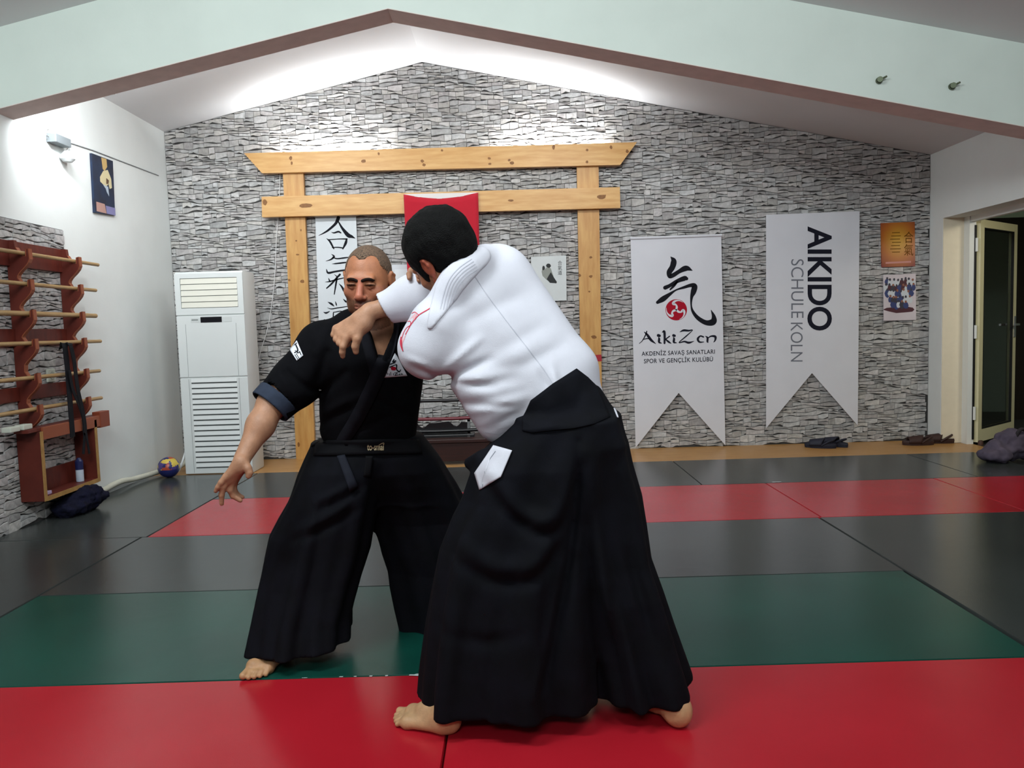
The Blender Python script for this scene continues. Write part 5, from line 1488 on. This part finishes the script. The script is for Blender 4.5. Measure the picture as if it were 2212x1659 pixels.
# V of the neckline
vt = [A(776, 650, -.1), A(862, 650, -.1), A(819, 792, -.1)]
def vfn(P):
    x, z = P[:, 0], P[:, 2]; e = []
    v = [(p[0], p[2]) for p in vt]
    for i in range(3):
        (x0, z0), (x1, z1) = v[i], v[(i + 1) % 3]
        n = np.array([z1 - z0, -(x1 - x0)]); n /= np.linalg.norm(n)
        e.append((x - x0) * n[0] + (z - z0) * n[1])
    d = np.max(e, 0)
    if np.median(d) < -5: d = -d
    return np.maximum(d, P[:, 1] - (YA + .03))
cg = np.array([np.mean([p[0] for p in vt]), np.mean([p[2] for p in vt])])
if vfn(np.array([[cg[0], YA - .1, cg[1]]]))[0] > 0:
    vt = vt[::-1]
J.func(vfn, A(819, 690, -.05), .22, 'S', .006)
jackA = sdf_obj('jacket', J, .0062, blackc, bodyA)
# rolled cuff with the lighter lining
CF = Sdf()
CF.cap(cuffc_ - cdir * .075, cuffc_ + cdir * .05, 47.5 * mA, 44.5 * mA, .01)
CF.plane(cuffc_ + cdir * .004, cdir, .004); CF.plane(cuffc_ - cdir * .046, -cdir, .004)
CF.cap(cuffc_ + cdir * .08, cuffc_ - cdir * .09, 39 * mA, 43 * mA, .003, 'S')
sdf_obj('rolled_cuff', CF, .0045, cuffc, bodyA)['label'] = 'slate blue rolled sleeve cuff'
bvA = bvh_of([jackA])
# lapels
lap = mat('black_lapel', '#101017', .85, .15, color2='#0b0b11', scale=30, bump=.08, bscale=300)
drape('lapel', *grid_quad([(762, 668), (778, 662), (824, 800), (800, 812)], 4, 24), bvA, lap, bodyA, .004, .006)
v1, f1 = stroke2d([(852, 690, 26), (842, 740, 28), (822, 795, 30), (798, 850, 30), (770, 905, 30), (745, 945, 28), (735, 965, 26)], 8)
drape('lapel', v1[:-14], f1[:-2], bvA, lap, bodyA, .007, .006)
# patches
patch_w = mat('patch_white', '#d5d8e0', .7, .2); patch_k = mat('patch_black', '#15161c', .7, .2)
drape('sleeve_patch', *grid_quad([(639, 731), (655, 768), (641, 779), (624, 752)], 8, 8), bvA, patch_w, bodyA, .0035, .002)
bvAp = bvA
for s in ([(631, 748, 2), (637, 744, 2), (641, 741, 2)], [(634, 746, 2.2), (638, 757, 2.2)], [(639, 745, 3), (643, 756, 3.2), (636, 762, 2)], [(644, 756, 2), (642, 762, 2), (646, 761, 2)], [(647, 759, 2), (650, 766, 2)], [(640, 764, 1.6), (646, 774, 1.6)], [(637, 766, 1.6), (643, 776, 1.6)]):
    drape('patch_mark', *stroke2d(s, 4), bvA, patch_k, bodyA, .006)
drape('chest_patch', *grid_quad([(853, 763), (858, 770), (880, 812), (827, 816)], 10, 10), bvA, patch_w, bodyA, .0045, .002)
T = TR(600, 700, 5.53)
for s, m_ in (([(1390, 420, 10), (1375, 450, 20), (1410, 440, 16)], patch_k), ([(1345, 480, 14), (1400, 460, 14)], patch_k), ([(1340, 515, 14), (1400, 490, 10), (1420, 490, 16), (1420, 540, 14), (1450, 570, 16), (1470, 545, 8)], patch_k), ([(1372, 530, 44), (1392, 532, 44)], redink),
              ([(1300, 560, 4), (1310, 600, 10)], patch_k), ([(1330, 590, 8), (1335, 612, 8)], patch_k), ([(1350, 575, 8), (1352, 612, 8)], patch_k), ([(1380, 590, 8), (1382, 610, 8)], patch_k), ([(1395, 585, 8), (1430, 582, 8), (1398, 612, 8), (1440, 606, 8)], patch_k), ([(1460, 595, 8), (1450, 605, 8), (1465, 608, 6)], patch_k), ([(1475, 606, 8), (1480, 592, 8), (1492, 604, 8)], patch_k)):
    q = [(*T(p[0], p[1]), p[2] / 5.53) for p in s]
    drape('patch_emblem', *stroke2d(q, 5), bvA, m_, bodyA, .0072)
# --- wide trousers
YT = 2.80
HA_ = Sdf()
HA_.func(*loft([(950, 684, 903, .125, .06), (985, 668, 930, .14, .06), (1015, 656, 942, .145, .07), (1045, 648, 945, .13, .09), (1075, 650, 930, .10, .11)], 6, .006, .8, YT), 'U', .02)
HA_.func(*loft([(960, 684, 850, .12, .05), (1010, 658, 830, .145, .03), (1080, 626, 816, .155, .02), (1115, 606, 809, .155, .02), (1150, 588, 803, .16, .02), (1187, 580, 797, .165, .02), (1250, 568, 777, .17, .01), (1330, 554, 757, .175, -.02), (1400, 540, 757, .18, -.05), (1440, 533, 760, .185, -.07)], 8, .018, 2.2, YT - .02), 'U', .04)
HA_.func(*loft([(940, 770, 905, .12, .07), (992, 780, 946, .14, .10), (1047, 797, 984, .15, .14), (1080, 804, 1002, .155, .17), (1115, 811, 1020, .155, .2), (1180, 828, 1044, .16, .22), (1217, 841, 1060, .165, .24), (1250, 845, 1068, .165, .24), (1293, 854, 1076, .17, .25), (1343, 866, 1082, .17, .25)], 7, .016, .2, YT), 'U', .04)
hz = Y(640, 1438, YT - .02)[2]
# hem of the near leg rises to the right
h0, h1 = Y(545, 1440, YT - .26), Y(757, 1424, YT - .26)
hn = np.array([(h1 - h0)[2], 0, -(h1 - h0)[0]]);
HA_.plane(h0, nrm(hn), .006) if False else None
def hemfn(P):
    d = (P - h0) @ nrm(hn)                    # positive below the slanted hem line
    return np.maximum(-d, np.maximum(P[:, 0] - (h1[0] + .06), P[:, 1] - (YT + .12)))
HA_.func(hemfn, (h0 + h1) / 2 + V3(0, .1, -.1), .4, 'S', .004)
HA_.post = fold_post([fl(A, [(690, 1075), (730, 1058), (780, 1030)], 10, -.009), fl(A, [(690, 1095), (740, 1078), (790, 1045)], 9, .008), fl(A, [(650, 1135), (710, 1110), (780, 1065)], 11, -.009),
    fl(A, [(640, 1160), (710, 1135), (785, 1090)], 10, .008), fl(A, [(870, 1050), (905, 1120), (925, 1200)], 12, -.009), fl(A, [(720, 1010), (705, 1100), (680, 1250)], 12, .008)], YA + .05)
hakA = sdf_obj('pleated_trousers', HA_, .0075, hakc, bodyA)
bvT = bvh_of([hakA, jackA])
beltc = mat('black_sash', '#0a0a0e', .8, .12, var=.25, scale=160)
drape('sash', *grid_quad([(683, 952), (905, 948), (911, 980), (677, 984)], 30, 5), bvT, beltc, bodyA, .008, .005)
drape('sash_tail', *grid_quad([(728, 985), (745, 982), (773, 1050), (756, 1062)], 4, 12), bvT, mat('sash_tail_navy', '#191c26', .8, .2), bodyA, .014, .005)
drape('sash_tail', *grid_quad([(790, 985), (806, 985), (800, 1030), (785, 1030)], 4, 8), bvT, beltc, bodyA, .014, .005)
drape('sash_end', *grid_quad([(664, 962), (690, 945), (694, 952), (668, 968)], 6, 3), bvT, beltc, bodyA, .01, .004)
gold = mat('gold_embroidery', '#a89878', .6, .3)
tv, tf = text2d('to-smai', 1.0, .02)
tv = fit2d(tv, (793, 959, 829, 973)); 
drape('embroidered_lettering', tv, tf, bvT, gold, bodyA, .013)
drape('embroidered_lettering', *stroke2d([(818, 962, 1), (823, 959, 1.6), (829, 957, 1.4), (829, 961, 1)], 5), bvT, gold, bodyA, .013)
# --- body
S = Sdf()
head(S, HA, SA); ears(S, HA, SA)
S.cap(HA(0, -.03, -.07), A(812, 715, .05), .058, .064, .03)
S.cap(A(745, 750, .05), A(880, 745, .10), .075, .07, .05)
S.cap(A(795, 770, .055), A(800, 930, .10), .105, .10, .05); S.cap(A(812, 720, .03), A(815, 790, .03), .075, .085, .05)
S.cap(A(772, 712, -.028), A(812, 726, -.04), .010, .009, .02)
S.cap(A(700, 755, .02), A(640, 822, -.04), .058, .052, .03)
elb = A(588, 872, -.10); S.cap(A(640, 822, -.04), elb, .052, .046, .03)
wrA = Y(524, 990, 2.50)
mid = elb * .6 + wrA * .4
S.cap(elb, mid, .046, .043, .03); S.cap(mid, wrA, .043, .0265, .03)
# right hand: open, fingers spread downwards
YHA = 2.48
def H(px, py, dy=0.0): return Y(px, py, YHA + dy)
mH = YHA / F_PX
S.cap(wrA, H(516, 1008), 18 * mH, 18 * mH, .012, flat=(V3(.5, .8, 0), .75))
for a, b, ra, rb in (((520, 996, 0), (489, 1030, -.01), 13, 8), ((521, 999, 0), (494, 1037, .0), 13, 8.5), ((522, 1001, .004), (500, 1041, .012), 13, 8.5), ((523, 1003, .008), (506, 1042, .024), 12, 8)):
    S.cap(H(*a), H(*b), ra * mH, rb * mH, .012)
for pts, rs in (([(489, 1029, -.010), (478, 1042, -.014), (471, 1052, -.014), (466, 1061, -.012)], (8, 6.6, 5.6, 4.6)),
                ([(494, 1036, .0), (483, 1051, -.004), (478.5, 1069, .0), (479, 1088, .006)], (8.2, 7, 6.2, 5)),
                ([(500, 1040, .012), (497, 1058, .010), (503, 1071, .018), (519, 1081, .024)], (8, 7, 6.2, 5)),
                ([(506, 1041, .024), (505, 1058, .026), (513, 1069, .034), (524, 1074, .040)], (7.6, 6.6, 5.6, 4.6)),
                ([(526, 998, .0), (535, 1012, -.008), (539, 1021, -.010), (537, 1028, -.012)], (11, 9, 7.6, 6.6))):
    S.chain([H(*p) for p in pts], [r * mH for r in rs], .0045)
# left arm: up behind the other man's sleeve, finger and thumb over it
S.cap(A(895, 745, .10), A(950, 700, .0), .05, .045, .03); S.cap(A(950, 700, .0), Y(915, 640, 2.62), .042, .028, .03)
YF = 2.49
S.cap(Y(915, 640, 2.62), Y(910, 618, 2.62), .027, .03, .012)
for pts, rs in (([(899, 610, .12), (894, 588, .07), (888, 584, .02), (884, 592, -.05), (884, 601, -.072)], (.011, .010, .0095, .0088, .0074)), ([(914, 610, .12), (910, 588, .07), (906, 584, .02), (904, 595, -.05), (905, 606, -.075)], (.011, .010, .0095, .0088, .0074)),
                ([(922, 614, .12), (920, 592, .07), (918, 590, .02), (917, 600, -.04)], (.010, .0095, .009, .008)), ([(929, 620, .12), (928, 602, .07), (927, 600, .03), (926, 608, -.03)], (.0095, .009, .008, .007))):
    S.chain([Y(p[0], p[1], YF + p[2]) for p in pts], rs, .004)
S.cap(Y(902, 625, YF + .12), Y(892, 618, YF + .11), .012, .010, .006)
# hips, legs, feet
S.cap(A(800, 930, .10), A(800, 1020, .13), .10, .11, .04)
ft = Z(539, 1470, 0); dA = nrm([-.26, -1, 0]); heelA = ft - dA * .236 + V3(.004, 0, 0)
kA = Y(655, 1200, YT - .02); kA2 = Y(920, 1180, YT + .22)
S.cap(A(750, 1020, .10), kA, .085, .06, .04); S.cap(kA, heelA + V3(.06, .07, .24), .056, .042, .03)
heelA2 = Z(990, 1330, 0) + V3(0, .05, 0)
S.cap(A(860, 1020, .16), kA2, .085, .06, .04); S.cap(kA2, heelA2 + V3(0, 0, .16), .056, .042, .03)
foot(S, heelA, dA, -1, .95, heelA + V3(.06, .07, .24)); foot(S, heelA2, (.3, -.95), 1, .95)
def colA_(P):
    c = np.tile(np.array(lin('#a27458')), (len(P), 1))
    L_ = HA.loc(P) / SA; r = np.linalg.norm(L_, axis=1) < .17
    x, y, z = L_.T
    c[r] = np.array(lin('#a66c4c'))
    cheek = r & (y > .03) & (z < -.005) & (z > -.05); c[cheek] = np.array(lin('#a2664c'))
    nose = r & (np.abs(x) < .02) & (y > .095); c[nose] = np.array(lin('#b06a52'))
    n = noise3(L_, 420, 2)
    stub = np.clip((-.040 - z + .012 * np.clip((np.abs(x) - .03) / .03, -1, 1)) / .016, 0, 1) * (y > -.02) * r
    must = np.exp(-((z + .056) / .007) ** 2) * (np.abs(x) < .032) * (y > .06) * r
    k = np.clip(.74 * stub + .85 * must, 0, .88) * (.85 + .15 * n)
    lip = r & (y > .084) & (np.abs(z + .071) < .010) & (np.abs(x) < .024)
    k[lip] *= .3
    c = c * (1 - k[:, None]) + np.array(lin('#1f1814')) * k[:, None]
    c[lip] = np.array(lin('#85503f'))
    for s in (-1, 1):
        de = np.sqrt((x - s * .032) ** 2 + (y - .0775) ** 2 + z ** 2)
        eye = r & (de < .0131) & (y > .083)
        sock_shade = r & (np.hypot((x - s * .032) / .018, (z - .001) / .010) < 1) & (y > .05) & ~eye
        c[sock_shade] = c[sock_shade] * .6  # shade of the eye sockets put into the skin tint
        lash = r & (y > .06) & (np.hypot((x - s * .032) / .0165, (z - .0015) / .0030) < 1) & ~eye; c[lash] = np.array(lin('#2b1a13'))
        c[eye] = np.array(lin('#7d726b'))
        iris = eye & (np.hypot(x - s * .0325 + .003, z + .004) < .0085); c[iris] = np.array(lin('#1c110c'))
    sc = r & (z > .045); 
    low = P[:, 2] < .12; c[low] = np.array(lin('#b98e66'))
    arm = (P[:, 0] < Y(600, 900, 2.6)[0]) & (P[:, 2] > .3); c[arm] = np.array(lin('#a97c60'))
    return c
sdf_obj('body', S, .0034, skin_a, bodyA, colA_)
# cropped hair: thin cap with a receding hairline, denser island above the forehead
G = Sdf()
G.ell(HA(0, -.0145, .030), (.0785, .1005, .0924), HA.R, .004)
G.ell(HA(0, .088, .006), (.060, .050, .074), HA.R, .012, 'S')
for s in (-1, 1): G.ell(HA(s * .037, .074, .070), (.021, .040, .028), HA.R, .012, 'S')
for s in (-1, 1): G.ell(HA(s * .095, .0, -.008), (.024, .024, .034), HA.R, .006, 'S')
G.ell(HA(0, .074, -.055), (.12, .070, .055), HA.R, .012, 'S')
G.plane(HA(0, 0, -.045), -HA.u, .01)
G.ell(HA(0, .0, .02), (.0745, .0955, .0865), HA.R, .002, 'S')
sdf_obj('hair', G, .0032, buzz, bodyA)
bvF = bvh_of([o for o in bodyA.children if o.name.startswith('body')])
for s in (-1, 1):
    q = []
    for (x, z, wd) in ((.011, .0170, .005), (.022, .0200, .0085), (.033, .0208, .0075), (.043, .0170, .003)):
        q.append((s * x, z, wd))
    vs2, fs2 = stroke2d(q, 6)
    out = []
    for v in vs2:
        o_ = Vector(tuple(HA(v[0] * SA, .16, v[1] * SA))); d_ = Vector(tuple(-HA.f))
        h = bvF.ray_cast(o_, d_); out.append(np.array(h[0]) + HA.f * .0028 if h[0] is not None else np.array(o_) + HA.f * -.07)
    e_ = mesh('eyebrow', out, fs2, brow_m, bodyA, True); sm_ = e_.modifiers.new('t', 'SOLIDIFY'); sm_.thickness = .003
# ------------------------------------------------------------------ soft bundles
S = Sdf(); c = V3(-3.0, 5.22, 0)
navyc = mat('navy_cloth', '#14152a', .9, .15, color2='#0d0e1c', scale=20, bump=.2, bscale=120)
S.ell(c + V3(0, 0, .065), (.11, .17, .085), None, .03); S.ell(c + V3(.02, .11, .085), (.10, .10, .06), None, .03); S.ell(c + V3(-.01, -.12, .05), (.11, .10, .06), None, .03); S.ell(c + V3(.04, .02, .12), (.08, .12, .05), None, .03)
S.post = lambda P: noise3(P, 38, 2) * .014 + noise3(P, 95, 5) * .007
S.plane(V3(0, 0, -.001), V3(0, 0, -1), .004)
o = sdf_obj('cloth_bundle', S, .008, navyc); tag(o, 'dark navy folded cloth bundle on the mat under the weapon rack', 'bundle')
S = Sdf(); c = Z(2200, 1000, 0) + V3(.02, .12, 0)
purp = mat('mauve_bag_cloth', '#5c5362', .8, .2, color2='#46404f', scale=9, bump=.15, bscale=60)
bagr = empty('duffel_bag', (c[0], c[1], -.002), 'soft mauve grey bag slumped on the charcoal mat at the doorway', 'bag')
S.cap(c + V3(-.12, 0, .09), c + V3(.16, .05, .11), .085, .12, .05); S.ell(c + V3(-.16, -.04, .05), (.12, .12, .06), None, .04); S.ell(c + V3(.02, .02, .17), (.12, .09, .08), None, .04)
S.post = lambda P: noise3(P, 26, 4) * .014 + noise3(P, 60, 1) * .005
S.plane(V3(0, 0, -.001), V3(0, 0, -1), .004)
sdf_obj('bag_body', S, .008, purp, bagr)
MB().tube(catmull([c + V3(.0, -.05, .19), c + V3(.03, -.06, .255), c + V3(.08, -.05, .24), c + V3(.10, -.06, .17)], 6), .014, 8).build('bag_handle', mat('dark_strap', '#241f24', .7), bagr, True)
